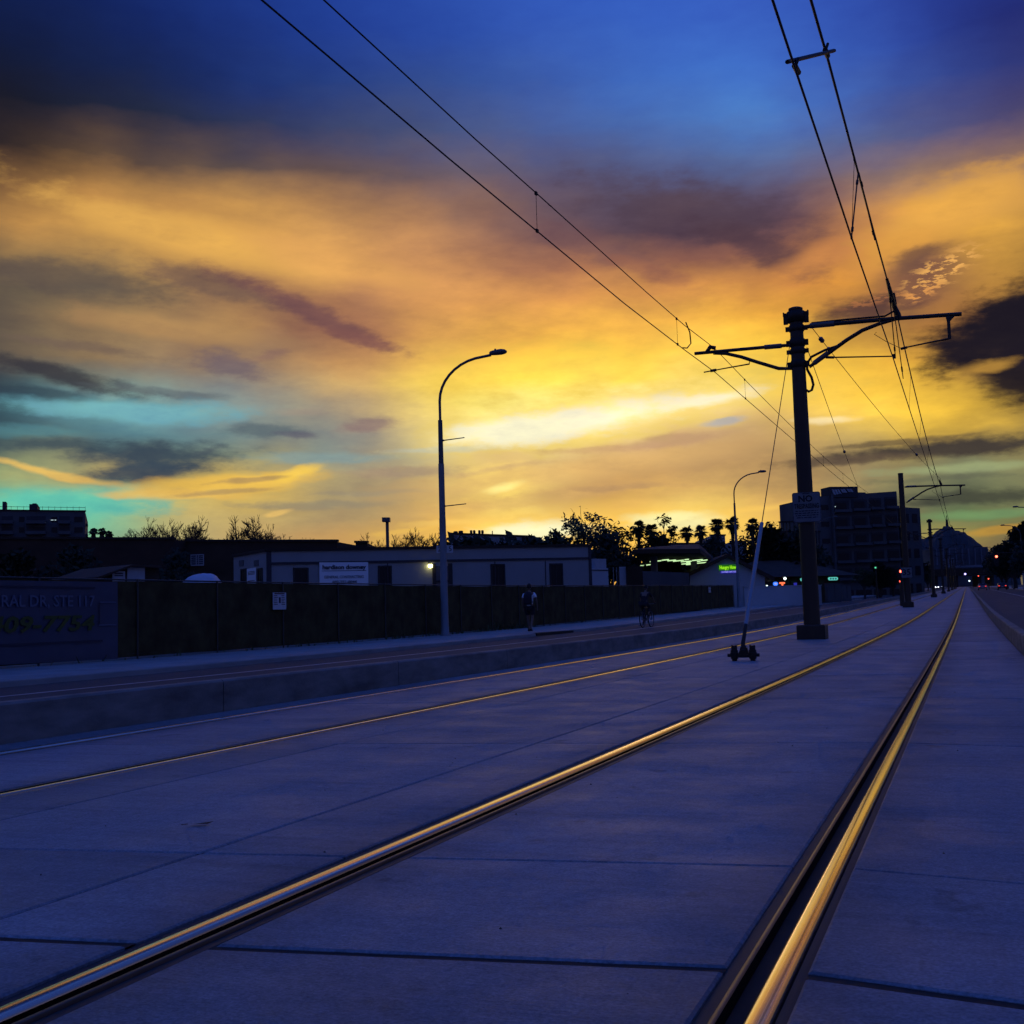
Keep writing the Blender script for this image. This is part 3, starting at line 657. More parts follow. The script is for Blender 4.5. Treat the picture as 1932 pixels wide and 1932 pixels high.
# ------------------------------------------------------------------ overhead line poles between the tracks
PX = -3.30
def rel(x, z, y=0.0): return (x - PX, y, z - 0.06)          # offsets from the pole foot, measured on the nearest pole
def bolt(mb, x, y, z, r=0.012, h=0.02, ax='y'):
    d = {'x': (h, 0, 0), 'y': (0, -h, 0), 'z': (0, 0, h)}[ax]
    mb.tube([(x, y, z), (x + d[0], y + d[1], z + d[2])], r, 6)
def ocs_pole(Y, label, hgt=7.58, full=True, left=True, plain=False):
    t = thing('catenary_pole', label, 'pole', (PX, Y, g(Y)), 0, 'overhead line poles between the tracks')
    f = MB(); f.hexa([(-.31, -.31, -.1), (.31, -.31, -.1), (.31, .31, -.1), (-.31, .31, -.1)], [(-.31, -.31, .30), (.31, -.31, .30), (.31, .31, .30), (-.31, .31, .30)])
    f.hexa([(-.31, -.31, .30), (.31, -.31, .30), (.31, .31, .30), (-.31, .31, .30)], [(-.285, -.285, .325), (.285, -.285, .325), (.285, .285, .325), (-.285, .285, .325)])
    f.build('foundation', 'pole_steel', t)
    MB().lathe([(.185, .32), (.18, 2.0), (.165, 5.0), (.148, hgt - .05), (.145, hgt)], 20).build('shaft', 'pole_steel', t)
    c = MB().lathe([(.155, hgt - .02), (.165, hgt), (.16, hgt + .035), (.11, hgt + .055), (.02, hgt + .06)], 20); cap = c.build('cap', 'pole_steel', t)
    col = MB().lathe([(.150, hgt - .30), (.20, hgt - .29), (.205, hgt - .05), (.16, hgt - .03)], 20)
    for s in (-1, 1):
        col.box(s * .20 - .012 if s > 0 else -.285, .285 if s > 0 else -.20 + .012, -.03, .03, hgt - .32, hgt - .06)
        col.box(s * .275 - .015, s * .275 + .015, -.045, .045, hgt - .14, hgt - .04)
        for k in (0, 1): bolt(col, s * .245, -.03, hgt - .12 - .13 * k)
    if not plain: col.build('top_clamp', 'hardware', t)
    for zb, hb in ((6.80, .10), (6.60, .07), (6.30, .09), (7.14, .08)):
        b = MB().lathe([(.155, zb - hb), (.172, zb - hb * .85), (.172, zb + hb * .85), (.155, zb + hb)], 18)
        for s in (-1, 1):
            b.box(min(s * .17, s * .25), max(s * .17, s * .25), -.02, .02, zb - hb * .7, zb + hb * .7); bolt(b, s * .215, -.02, zb - hb * .3); bolt(b, s * .215, -.02, zb + hb * .3)
        if not plain: b.build('band_clamp', 'hardware', t)
    # right arm over the near track
    tie = MB().tube([rel(-3.12, 7.20), rel(-2.95, 7.225), rel(-1.2, 7.165), rel(.25, 7.09)], [.040, .052, .046, .046], 10); tie.build('top_arm', 'pole_steel', t)
    MB().tube([rel(-2.99, 7.225), rel(-2.45, 7.21)], .064, 10).build('arm_insulator', 'insulator', t)
    MB().tube([rel(-3.06, 6.27), rel(-2.75, 6.46), rel(-2.2, 6.80), rel(-1.85, 6.98), rel(-1.5, 7.08), rel(-1.10, 7.15)], [.038, .045, .045, .045, .042, .034], 10).build('brace', 'pole_steel', t)
    MB().tube([rel(-2.95, 6.345), rel(-2.62, 6.555)], .058, 10).build('arm_insulator', 'insulator', t)
    d = MB().box(-.03 - PX - .035, -.03 - PX + .035, -.035, .035, 6.50, 7.02)
    d.hexa([(-.03 - PX - .035, -.02, 6.90), (-.03 - PX + .035, -.02, 6.90), (-.03 - PX + .035, .02, 6.90), (-.03 - PX - .035, .02, 6.90)], [(-.03 - PX - .06, -.02, 7.03), (-.03 - PX + .16, -.02, 7.03), (-.03 - PX + .16, .02, 7.03), (-.03 - PX - .06, .02, 7.03)])
    d.build('drop_bracket', 'pole_steel', t)
    rg = MB().tube([rel(-.05, 6.57), rel(-.45, 6.535), rel(-1.05, 6.47)], [.022, .018, .016], 8); rg.tube([rel(-.92, 6.48), rel(-1.06, 6.46)], .030, 8); rg.build('registration_arm', 'hardware', t)
    MB().tube([rel(-1.55, 6.90), rel(-1.60, 6.86), rel(-1.35, 6.66), rel(-1.05, 6.47)], .007, 6).build('stay_wire', 'wire', t)
    st = MB().tube([rel(-2.72, 6.46), rel(-2.60, 6.44), rel(-1.20, 6.31)], [.026, .018, .015], 8); st.tube([rel(-2.68, 6.452), rel(-2.5, 6.43)], .030, 8); st.box(*[v for p in zip(rel(-1.24, 0, -.03), rel(-1.17, 0, .03)) for v in p][:4], 6.20, 6.30); st.build('steady_arm', 'hardware', t)
    if left:
        MB().tube([rel(-3.42, 6.83), rel(-3.62, 6.835), rel(-4.6, 6.86), rel(-5.70, 6.885)], [.030, .040, .040, .040], 10).build('top_arm', 'pole_steel', t)
        MB().tube([rel(-3.66, 6.836), rel(-4.05, 6.846)], .056, 10).build('arm_insulator', 'insulator', t)
        MB().tube([rel(-3.42, 6.27), rel(-3.75, 6.31), rel(-4.2, 6.50), rel(-4.6, 6.68), rel(-4.95, 6.80), rel(-5.25, 6.84)], [.034, .042, .042, .042, .040, .034], 10).build('brace', 'pole_steel', t)
        s2 = MB().tube([rel(-4.40, 6.60), rel(-4.42, 6.49), rel(-5.0, 6.45), rel(-5.50, 6.41)], [.014, .018, .015, .015], 8); s2.tube([rel(-5.20, 6.435), rel(-5.34, 6.425)], .034, 8); s2.build('steady_arm', 'hardware', t)
        MB().tube([rel(-5.20, 6.96), rel(-5.32, 7.00), rel(-5.44, 6.86)], [.05, .055, .04], 8).build('wire_clamp', 'hardware', t)
    MB().tube([rel(-1.03, 7.12), rel(-1.07, 7.26), rel(-1.12, 7.40), rel(-1.13, 7.52)], [.05, .06, .05, .03], 8).build('wire_clamp', 'hardware', t)
    if full:
        MB().tube([rel(-2.35, 6.70), rel(-2.70, 6.62), rel(-3.00, 6.50), rel(-3.10, 6.36), rel(-3.11, 6.22), rel(-3.02, 6.02), rel(-2.99, 5.85), rel(-3.03, 5.73), rel(-3.10, 5.70), rel(-3.18, 5.76)], .030, 8).build('cable_loop', 'wire', t)
        MB().tube([rel(-2.96, 7.29), rel(-2.2, 7.275), rel(-1.35, 7.245), rel(-1.16, 7.33), rel(-1.10, 7.50), rel(-1.13, 7.75)], .022, 7).build('feeder_cable', 'wire', t)
    return t
POLES = [26.3, 71.0, 127.0, 178.0, 229.0, 280.0, 331.0, 382.0]
nm = ['tall brown catenary pole with a no trespassing sign', 'second catenary pole, carrying a small speed sign', 'third catenary pole along the median, in front of the big block', 'fourth catenary pole along the median',
      'fifth catenary pole along the median', 'sixth catenary pole along the median', 'seventh catenary pole along the median, tiny with distance', 'farthest catenary pole along the median']
for i, Y in enumerate(POLES): ocs_pole(Y, nm[i], [7.58, 7.95, 8.2][min(i, 2)], full=(i == 0), left=(i != 1), plain=(i == 1))

# overhead wires
def overhead(name_label, X, mess, cont, drops, rm=.012, rc=.009, dx=.08):
    t = thing('overhead_line', name_label, 'wires', (X, 0, 0), 0, 'overhead lines')
    def samp(pts, n=4):
        out = []
        for (y0, z0), (y1, z1) in zip(pts[:-1], pts[1:]):
            for k in range(n):
                s = k / n; out.append((y0 + (y1 - y0) * s, z0 + (z1 - z0) * s))
        return out + [pts[-1]]
    zi = lambda pts, y: float(np.interp(y, [p[0] for p in pts], [p[1] for p in pts]))
    MB().tube([(dx, y, z) for y, z in mess], rm, 6).build('messenger_wire', 'wire', t)
    MB().tube([(-0.02, y, z) for y, z in cont], rc, 6).build('contact_wire', 'wire', t)
    for y in drops:
        zm, zc = zi(mess, y), zi(cont, y)
        d = MB().tube([(dx, y, zm), (-0.02, y, zc)], .004, 5); d.box(-.034, -.006, y - .03, y + .03, zc - .016, zc + .03); d.box(dx - .014, dx + .014, y - .03, y + .03, zm - .03, zm + .016)
        d.build('dropper', 'wire', t)
    return t
def sagline(zs, sag):
    out = []
    for (y0, z0), (y1, z1) in zip(zs[:-1], zs[1:]):
        for k in range(10):
            s = k / 10; out.append((y0 + (y1 - y0) * s, z0 + (z1 - z0) * s - sag * 4 * s * (1 - s)))
    return out + [zs[-1]]
far = [(y, g(y)) for y in POLES[1:]]
mN = [(-20, 7.2), (-8, 6.95), (2, 6.9), (11.45, 6.97), (13.04, 7.06), (17.16, 7.13), (19.82, 7.16), (24.54, 7.32), (26.3, 7.44)] + sagline([(26.3, 7.44)] + [(y, g(y) + 7.15) for y in POLES[1:]], .45)[1:]
cN = [(-20, 5.9), (2, 5.88), (9.29, 5.88), (10.68, 5.89), (15.01, 5.96), (16.25, 5.97), (26.3, 6.24)] + sagline([(26.3, 6.24)] + [(y, g(y) + 6.25) for y in POLES[1:]], .06)[1:]
mF = [(-20, 6.7), (2, 6.5), (8.72, 6.54), (12.22, 6.57), (14.39, 6.62), (20.07, 6.72), (23.2, 6.80), (26.3, 6.96)] + sagline([(26.3, 6.96)] + [(y, g(y) + 6.95) for y in POLES[1:]], .25)[1:]
cF = [(-20, 6.0), (2, 6.0), (7.73, 6.02), (11.42, 6.03), (14.34, 6.07), (18.59, 6.12), (23.1, 6.25), (26.3, 6.37)] + sagline([(26.3, 6.37)] + [(y, g(y) + 6.35) for y in POLES[1:]], .05)[1:]
oN = overhead('pair of dark overhead wires above the near track, upper right', -1.20, mN, cN, [8.9, 16.3, 33.5, 41.0, 49.0, 57.0, 64.5, 84, 98, 112], rm=.0155, rc=.0125)
overhead('pair of dark overhead wires above the far track, crossing the sky diagonally', -5.20, mF, cF, [14.3, 22.5, 30.2, 40.3, 48, 56, 63, 84, 98, 112], rm=.0085, rc=.0095, dx=-.02)
# spreader bar tying messenger and contact wire together overhead
sp = MB(); sp.tube([(-.08, 10.55, 5.93), (.16, 12.95, 7.12)], .021, 8)
for (x, y, z) in ((-.03, 10.8, 6.0), (.10, 12.6, 6.98)):
    sp.tube([(x, y - .10, z - .05), (x, y + .16, z + .0)], .030, 8); sp.tube([(x, y + .02, z + .02), (x + .02, y + .05, z + .09)], .016, 6)
sp.build('spreader_bar', 'wire', oN)
for (a, b) in (((.08, 16.9, 7.12), (-.02, 16.3, 5.98)), ((.09, 16.9, 7.12), (.09, 19.9, 7.02)), ((.06, 24.5, 7.35), (.02, 26.3, 6.3)), ((.10, 24.5, 7.35), (.05, 29.0, 6.3))):
    m_ = MB().tube([a, b], .011, 6)
    for s in (.12, .85):
        p = Vector(a).lerp(Vector(b), s); q = Vector(a).lerp(Vector(b), s + .06); m_.tube([p, q], .02, 6)
    m_.build('jumper', 'wire', oN)
MB().tube([(0.08, 23.4, 7.28), (0.07, 25.2, 7.36), (0.06, 26.2, 7.44), (0.06, 27.2, 7.42)], [.03, .055, .06, .03], 8).build('splice', 'hardware', oN)

def cable(label, pts, r, ins, group=None):
    t = thing('span_wire', label, 'wire', (0, 0, 0), 0, group)
    pts = [Vector(p) for p in pts]
    MB().tube(pts, r, 6).build('cable', 'wire', t)
    for s in ins:
        L = len(pts) - 1; i = min(int(s * L), L - 1); f = s * L - i
        p = pts[i].lerp(pts[i + 1], f); d = (pts[i + 1] - pts[i]).normalized()
        m_ = MB().tube([p - d * .20, p - d * .12, p - d * .10, p - d * .02, p, p + d * .08, p + d * .10, p + d * .2], [.012, .045, .06, .045, .02, .05, .06, .012], 8)
        m_.build('strain_insulator', 'insulator', t)
    return t
def sagpts(a, b, sag, n=12): return [Vector(a).lerp(Vector(b), k / n) - Vector((0, 0, sag * 4 * (k / n) * (1 - k / n))) for k in range(n + 1)]
cable('thin stay wire with insulators from the near pole to the arm of the next', sagpts((-2.95, 26.4, 7.18), (-1.05, 71.0, 8.05), .22), .009, (.028, .055, .62))
cable('thin stay wire from the near pole down towards the roof sign of the block', sagpts((-3.10, 26.4, 6.75), (-5.75, 71.0, 7.85), .10), .009, (.50,))
cable('short jumper hanging between the two wires left of the near pole', [(-5.12, 22.9, 6.78), (-5.10, 23.15, 6.62), (-5.12, 23.3, 6.42), (-5.16, 23.1, 6.28), (-5.21, 22.9, 6.25)], .014, ())

# signs on the poles
def flat_sign(name, label, cat, P, w, h, mt, rz=0.0, r=0.03, border=None):
    """rounded plate facing -y (turned by rz), top-level thing with its print as children"""
    t = thing(name, label, cat, P, rz)
    ring = []
    for cx, cz, a0 in ((w / 2 - r, h / 2 - r, 0), (-w / 2 + r, h / 2 - r, 90), (-w / 2 + r, -h / 2 + r, 180), (w / 2 - r, -h / 2 + r, 270)):
        for k in range(4): a = R(a0 + 30 * k); ring.append((cx + r * math.cos(a), cz + r * math.sin(a)))
    n = len(ring); m_ = MB(); m_.add([(x, -.004, z) for x, z in ring] + [(x, .004, z) for x, z in ring], [tuple(range(n))[::-1], tuple(range(n, 2 * n))] + [(i, (i + 1) % n, n + (i + 1) % n, n + i) for i in range(n)])
    m_.build('plate', mt, t)
    if border:
        k = 1 - .045; kz = 1 - .045 * w / h; b = MB()
        vo = [(x * .985, -.0065, z * .985) for x, z in ring] + [(x * k, -.0065, z * kz) for x, z in ring]
        b.add(vo, [(i, (i + 1) % n, n + (i + 1) % n, n + i) for i in range(n)]).build('border', border, t)
    return t
YP = POLES[0]
s = flat_sign('no_trespassing_sign', 'square grey no trespassing sign on the near pole', 'sign', (-3.255, YP - .235, 3.03), .62, .68, 'sign_grey', R(2), .045, 'ink_dark')
lettering('NO', .20, (-.02, -.008, .185), (1, 0, 0), (0, -1, 0), 'ink_black', s, bold=.006)
lettering('TRESPASSING', .15, (-.0, -.008, .02), (1, 0, 0), (0, -1, 0), 'ink_black', s, width=.54, bold=.003)
for k, (w_, z_) in enumerate(((.5, -.085), (.54, -.135), (.5, -.185), (.46, -.235))):
    m_ = MB(); x = -w_ / 2
    while x < w_ / 2:
        l_ = rng.uniform(.03, .09); m_.box(x, min(x + l_, w_ / 2), -.0085, -.0045, z_ - .012, z_ + .012); x += l_ + .018
    m_.build('fine_print', 'ink_dark', s)
MB().box(-.08, .08, -.0085, -.0045, .295, .318).build('fine_print', 'ink_dark', s)
for zz in (.2, -.2):
    MB().box(-.12, .12, .004, .05, zz - .02, zz + .02).build('bracket', 'hardware', s)
s = flat_sign('speed_sign', 'small square 35 speed sign on the second pole', 'sign', (-3.28, 71 - .22, g(71) + 2.05), .62, .62, 'sign_grey', R(2), .03, 'ink_dark')
lettering('35', .5, (0, -.008, 0), (1, 0, 0), (0, -1, 0), 'ink_black', s, bold=.006)

# guyed anchor with its white guard
A = Vector((-3.14, 16.94, g(16.94)))
t = thing('guy_anchor', 'white guarded guy wire leaning up to the pole from a bolted ground anchor', 'guy wire', A)
top = Vector((-3.45, 26.2, 6.85)) - A
low = Vector((0, 0, .26)); L = lambda s: low.lerp(top, s)
base = MB()
base.hexa([(-.085, -.02, .05), (.085, -.02, .05), (.085, .02, .05), (-.085, .02, .05)], [(-.04, -.02, .20), (.06, -.02, .20), (.06, .02, .20), (-.04, .02, .20)])
base.box(-.15, .15, -.03, .03, .055, .095)
base.build('bracket', 'hardware', t)
for s in (-1, 1):
    d = MB()
    for k, (r_, z0, z1) in enumerate(((.040, .0, .03), (.055, .03, .062), (.064, .062, .13), (.056, .13, .165), (.045, .165, .20), (.02, .20, .225))):
        d.lathe([(r_ * .9, z0), (r_, z0 + .006), (r_, z1 - .006), (r_ * .9, z1)], 12, (s * .135, 0, 0), smooth=False)
    d.lathe([(.014, .20), (.014, .235)], 8, (s * .135 - .03, 0, 0)); d.lathe([(.014, .19), (.014, .23)], 8, (s * .135 + .03, 0, 0))
    d.build('bolt_housing', 'hardware', t)
    MB().tube([(s * .19, 0, .085), (s * .235, 0, .085)], [.028, .028], 6, smooth=False).build('nut', 'hardware', t)
MB().tube([(0.0, 0, .14), (.005, .02, .19), L(.0), L(.045)], [.05, .04, .030, .026], 10).build('turnbuckle', 'hardware', t)
MB().tube([L(.04), L(.30)], .034, 12).build('guard', 'plastic_white', t)
MB().tube([L(.29), L(1.0)], .0085, 6).build('cable', 'wire', t)

# ------------------------------------------------------------------ street lamps
def street_lamp(x, y, hgt, arm, label, side=1, banner=True):
    t = thing('street_lamp', label, 'street lamp', (x, y, g(y)), 0, 'street lamps')
    MB().lathe([(.20, 0), (.20, .03), (.15, .05), (.145, .3), (.135, .31), (.118, hgt * .42)], 14).build('base_section', 'galvanised', t)
    MB().lathe([(.112, hgt * .42), (.105, hgt * .62)], 14).build('middle_section', 'galvanised', t)
    MB().lathe([(.092, hgt * .62), (.080, hgt * .78)], 12).build('upper_section', 'lamp_head', t)
    pts = [(0, 0, hgt * .78), (0, 0, hgt * .85)]
    for k in range(1, 9):
        a = R(90 * k / 9); pts.append((side * arm * .78 * (1 - math.cos(a)), 0, hgt * .85 + (hgt * .145) * math.sin(a)))
    pts += [(side * arm * .92, 0, hgt * .998)]
    MB().tube(pts, .052, 8).build('arm', 'lamp_head', t)
    h = MB(); n = 10; rings = [(0.0, .05, .055), (.06, .07, .085), (.35, .12, .105), (.55, .13, .11), (.72, .11, .085), (.80, .05, .04)]
    vs = []
    for (u, wy, hz) in rings:
        for k in range(n):
            a = 2 * math.pi * k / n; vs.append((side * (arm * .90 + u * .82), wy * math.cos(a), hgt * 1.0 + .035 + hz * math.sin(a) * (1.15 if math.sin(a) > 0 else .8)))
    fs = [(i * n + k, i * n + (k + 1) % n, (i + 1) * n + (k + 1) % n, (i + 1) * n + k) for i in range(len(rings) - 1) for k in range(n)] + [tuple(range(n)), tuple(range((len(rings) - 1) * n, len(rings) * n))]
    h.add(vs, fs, True); head = h.build('head', 'lamp_head', t)
    MB().lathe([(.035, 0), (.04, .05), (.03, .10)], 8, (side * (arm * .90 + .22), 0, hgt + .09)).build('photocell', 'lamp_head', head)
    if banner:
        for zf in (.705, .465):
            MB().tube([(side * .09, 0, hgt * zf), (side * .16, 0, hgt * zf), (side * .95, 0, hgt * zf + .03)], [.045, .022, .018], 6).build('banner_arm', 'lamp_head', t)
    return t
street_lamp(-17.44, 36.84, 10.0, 2.25, 'tall street lamp with two banner arms behind the dark fence line')
street_lamp(-17.44, 93.2, 11.0, 2.3, 'street lamp at the far end of the dark fence', banner=False)
street_lamp(-17.44, 149.0, 10.4, 2.3, 'street lamp in front of the big dark block', banner=False)
street_lamp(8.0, 105.0, 10.3, 2.5, 'right-hand street lamp whose head just enters the picture edge', -1, False)
street_lamp(8.6, 150.0, 10.4, 2.5, 'right-hand street lamp with arm reaching over the road', -1, False)
street_lamp(8.3, 196.0, 10.4, 2.4, 'right-hand street lamp farther down beside the palm', -1, False)
s = flat_sign('speed_sign', 'small 25 plate strapped across the tall street lamp', 'sign', (-17.44, 36.84 + .13, 3.24), .60, .27, 'sign_white', R(22), .03)
lettering('2', .26, (-.19, -.008, 0), (1, 0, 0), (0, -1, 0), 'ink_dark', s); lettering('5', .26, (.20, -.008, 0), (1, 0, 0), (0, -1, 0), 'ink_dark', s)

# ------------------------------------------------------------------ fence with dark windscreen
FX = -18.20
t = thing('construction_fence', 'long chain-link fence covered with dark mesh windscreen', 'fence', (FX, 0, 0))
py = [6.2 + 3.05 * i for i in range(30)]
for y in py:
    MB().tube([(.075, y, g(y) - .1), (.075, y, g(y) + 1.86)], .022, 8).build('post', 'fence_steel', t)
MB().tube([(0.04, y, g(y) + 1.84) for y in py], .021, 7).build('top_rail', 'fence_steel', t)
MB().tube([(0.03, y, g(y) + .12) for y in py], .008, 5).build('bottom_wire', 'fence_steel', t)
for a, b in zip(py[:-1], py[1:]):
    nx, nz = 14, 8; vs = []
    ph = rng.uniform(0, 6); amp = rng.uniform(.012, .03)
    for j in range(nz + 1):
        for i in range(nx + 1):
            u, w = i / nx, j / nz; y = a - .012 + (b - a + .024) * u
            wob = amp * math.sin(u * math.pi) * (math.sin(u * 9 + ph) + .7 * math.sin(w * 5 + ph * 2 + u * 4))
            zz = g(y) + .05 + (1.81 - .05 - .025 * math.sin(u * math.pi) * (0.5 + .5 * math.sin(ph))) * w
            vs.append((.034 + abs(wob), y, zz))
    fs = [(j * (nx + 1) + i, j * (nx + 1) + i + 1, (j + 1) * (nx + 1) + i + 1, (j + 1) * (nx + 1) + i) for j in range(nz) for i in range(nx)]
    MB().add(vs, fs, True).build('windscreen_panel', 'fence_fabric', t)
# end return of the fence
MB().box(-2.2, 0, py[-1] + .02, py[-1] + .05, g(py[-1]) + .05, g(py[-1]) + 1.8).build('windscreen_panel', 'fence_fabric', t)

# advertising banner tied to the fence at the left
def fence_at(px, py_, off=.09): return at(px, py_, X=FX + off)
P0, P1 = fence_at(-70, 1170), fence_at(221, 1170)
ya, yb = P0.y, P1.y; zt0, zb0 = fence_at(-70, 1094).z, fence_at(-70, 1258).z; zt1, zb1 = fence_at(221, 1098).z, fence_at(221, 1243).z
t = thing('banner', 'dark blue vinyl banner with yellow phone number tied to the fence', 'banner', (FX + .10, (ya + yb) / 2, 0))
ym = (ya + yb) / 2; nx, nz = 24, 6; vs = []
for j in range(nz + 1):
    for i in range(nx + 1):
        u, w = i / nx, j / nz; y = ya + (yb - ya) * u
        vs.append((.012 * math.sin(u * 14) * (1 - w) + .006 * math.sin(u * 31 + w * 4), y - ym, zb0 + (zb1 - zb0) * u + ((zt0 + (zt1 - zt0) * u) - (zb0 + (zb1 - zb0) * u)) * w))
MB().add(vs, [(j * (nx + 1) + i, j * (nx + 1) + i + 1, (j + 1) * (nx + 1) + i + 1, (j + 1) * (nx + 1) + i) for j in range(nz) for i in range(nx)], True).build('sheet', 'banner_blue', t)
def bl(body, x0, x1, y0, y1, mt, **kw):
    a, b = fence_at(x0, (y0 + y1) / 2, .13), fence_at(x1, (y0 + y1) / 2, .13)
    zt, zb = fence_at((x0 + x1) / 2, y0, .13).z, fence_at((x0 + x1) / 2, y1, .13).z
    lettering(body, (zt - zb) * 1.38, (.03, (a.y + b.y) / 2 - ym, (zt + zb) / 2), (0, 1, 0), (1, 0, 0), mt, t, width=b.y - a.y, **kw)
bl('RAL DR, STE 117', 2, 178, 1124, 1146, 'ink_paleblue', bold=.004)
bl('409-7754', -26, 177, 1164, 1194, 'ink_yellow', shear=.18, bold=.012)
def bbox(x0, x1, y0, y1, mt, name):
    a, b = fence_at(x0, (y0 + y1) / 2, .13), fence_at(x1, (y0 + y1) / 2, .13); xm = (x0 + x1) / 2
    MB().box(.024, .030, a.y - ym, b.y - ym, fence_at(xm, y1, .13).z, fence_at(xm, y0, .13).z).build(name, mt, t)
bbox(0, 180, 1106, 1109, 'ink_navy', 'printed_rule'); bbox(0, 194, 1211, 1215, 'ink_navy', 'printed_rule')
bbox(189, 219, 1135, 1137, 'ink_paleblue', 'printed_rule'); bbox(187, 219, 1178, 1180, 'ink_paleblue', 'printed_rule'); bbox(187, 189, 1137, 1178, 'ink_navy', 'printed_rule')

def paper(label, x0, x1, y0, y1, rows_, mtl='sign_white', Xo=.12):
    a, b = fence_at(x0, (y0 + y1) / 2, Xo), fence_at(x1, (y0 + y1) / 2, Xo); xm = (x0 + x1) / 2
    zt, zb = fence_at(xm, y0, Xo).z, fence_at(xm, y1, Xo).z; w, h = b.y - a.y, zt - zb
    t = thing('notice', label, 'notice', (FX + Xo, (a.y + b.y) / 2, (zt + zb) / 2))
    MB().box(-.008, .0, -w / 2, w / 2, -h / 2, h / 2).build('sheet', mtl, t)
    MB().box(.001, .004, -w * .40, w * .38, h * .40, h * .47).build('printed_line', 'ink_red', t)
    for k in range(rows_):
        z = h * (.32 - .62 * k / rows_)
        for (p, q) in ((-.44, -.12), (.14, .44)):
            MB().box(.001, .004, w * p, w * (q - rng.uniform(0, .1)), z - h * .02, z + h * .02).build('printed_line', 'ink_dark', t)
    MB().box(.001, .005, -w * .06, w * .07, -h * .12, h * .22).build('printed_emblem', 'ink_navy', t)
    return t
paper('white printed notice fixed to the dark fence left of the lamp', 515, 540, 1118, 1150, 6)
paper('small white notice near the far end of the fence', 1337, 1341, 1107, 1118, 2)

# ------------------------------------------------------------------ site office behind the fence
def gz(P): return g(P.y)
t = thing('site_office', 'long grey flat-roofed site office trailer behind the fence', 'building', (0, 0, 0))
c0, c1, cb = at(504, 1100, dep=58), at(1116, 1095, dep=66), at(441, 1105, dep=62.6)
fr = Plane(c0, c1); sd_ = Plane(cb, c0)
zr0, zr1, zrb = at(504, 1037, dep=58).z, at(1114, 1028, dep=66).z, at(441, 1048, dep=62.6).z
back = Vector((-fr.n.x, -fr.n.y, 0)) * 4.0
c1b = Vector((c1.x, c1.y, 0)) + back
foot = [Vector((p.x, p.y, 0)) for p in (c0, c1, c1b, cb)]
MB().hexa([(p.x, p.y, g(p.y) - .3) for p in foot], [(p.x, p.y, z) for p, z in zip(foot, (zr0, zr1, zr1, zrb))]).build('wall', 'trailer_wall', t)
def band(pl, uA, zA, uB, zB, h, o0, o1, mt, name, parent):
    lo = [pl.pt(uA, zA - h, o1), pl.pt(uB, zB - h, o1), pl.pt(uB, zB - h, o0), pl.pt(uA, zA - h, o0)]
    hi = [pl.pt(uA, zA, o1), pl.pt(uB, zB, o1), pl.pt(uB, zB, o0), pl.pt(uA, zA, o0)]
    return MB().hexa(lo, hi).build(name, mt, parent)
band(fr, -.05, zr0 + .06, fr.len + .05, zr1 + .06, .14, -.1, .10, 'roof_edge', 'roof_edge', t)
band(sd_, -.05, zrb + .06, sd_.len - .01, zr0 + .06, .14, -.1, .10, 'roof_edge', 'roof_edge', t)
zb0, zb1 = at(508, 1061, dep=58).z, at(1114, 1051, dep=66).z
band(fr, -.02, zb0, fr.len, zb1, .12, -.05, .06, 'trailer_trim', 'trim_board', t)
band(fr, -.03, zr0 - .08, .22, zr0 - .08, zr0 - g(40) - .1, -.02, .05, 'trailer_trim', 'corner_trim', t)
band(fr, fr.len - .15, zr1 - .08, fr.len + .02, zr1 - .08, zr1 - g(62) - .1, -.02, .05, 'trailer_trim', 'corner_trim', t)
for k in range(1, 6):                                     # module seams
    u = fr.len * k / 6 + .15; z_ = zb0 + (zb1 - zb0) * u / fr.len
    fr.slab(MB(), u, u + .05, g(48), z_ - .15, -.01, .025).build('panel_seam', 'trailer_trim', t)
def window(pl, x0, y0, x1, y1, parent, curtain=True):
    u0, u1, z0, z1 = pl.rect(x0, y0, x1, y1)
    w = MB(); b = .09
    pl.slab(w, u0, u1, z1 - b, z1, -.02, .05); pl.slab(w, u0, u1, z0, z0 + b, -.02, .05); pl.slab(w, u0, u0 + b, z0 + b, z1 - b, -.02, .05); pl.slab(w, u1 - b, u1, z0 + b, z1 - b, -.02, .05)
    f = w.build('window', 'window_frame', parent)
    pl.slab(MB(), u0 + b, u1 - b, z0 + b, z1 - b, -.02, .012).build('pane', 'glass_dark', f)
    pl.slab(MB(), (u0 + u1) / 2 - .02, (u0 + u1) / 2 + .02, z0 + b, z1 - b, .012, .03).build('mullion', 'window_frame', f)
    return f
for (x0, x1, y0) in ((553, 582, 1071), (713, 739, 1067), (926, 953, 1064), (1037, 1062, 1063)):
    window(fr, x0, y0, x1, 1113, t)
dr = fr.panel('door', 'door_grey', 822, 1068, 846, 1125, -.02, .05, t)
fr.panel('door_frame', 'window_frame', 816, 1064, 822, 1125, -.02, .09, t); fr.panel('door_frame', 'window_frame', 846, 1063, 853, 1125, -.02, .09, t)
fr.panel('door_frame', 'window_frame', 820, 1095, 850, 1099, .05, .10, dr)
u, z = fr.hit(810, 1067.5); p = fr.pt(u, z, .16)
lm = MB().tube([fr.pt(u, z + .10, 0), fr.pt(u, z + .14, .16), fr.pt(u, z + .08, .16)], [.03, .03, .10], 8).build('wall_lamp', 'window_frame', t)
MB().lathe([(.02, -.13), (.11, -.09), (.13, 0), (.10, .08), (.04, .10)], 12, (p.x, p.y, p.z)).build('bulb', 'lamp_yellow', lm)
for x0 in (452, 480):
    sd_.panel('vent', 'door_grey', x0, 1057, x0 + 8, 1068, -.02, .04, t)
window(sd_, 455, 1073, 466, 1104, t); window(sd_, 487, 1072, 496, 1104, t)
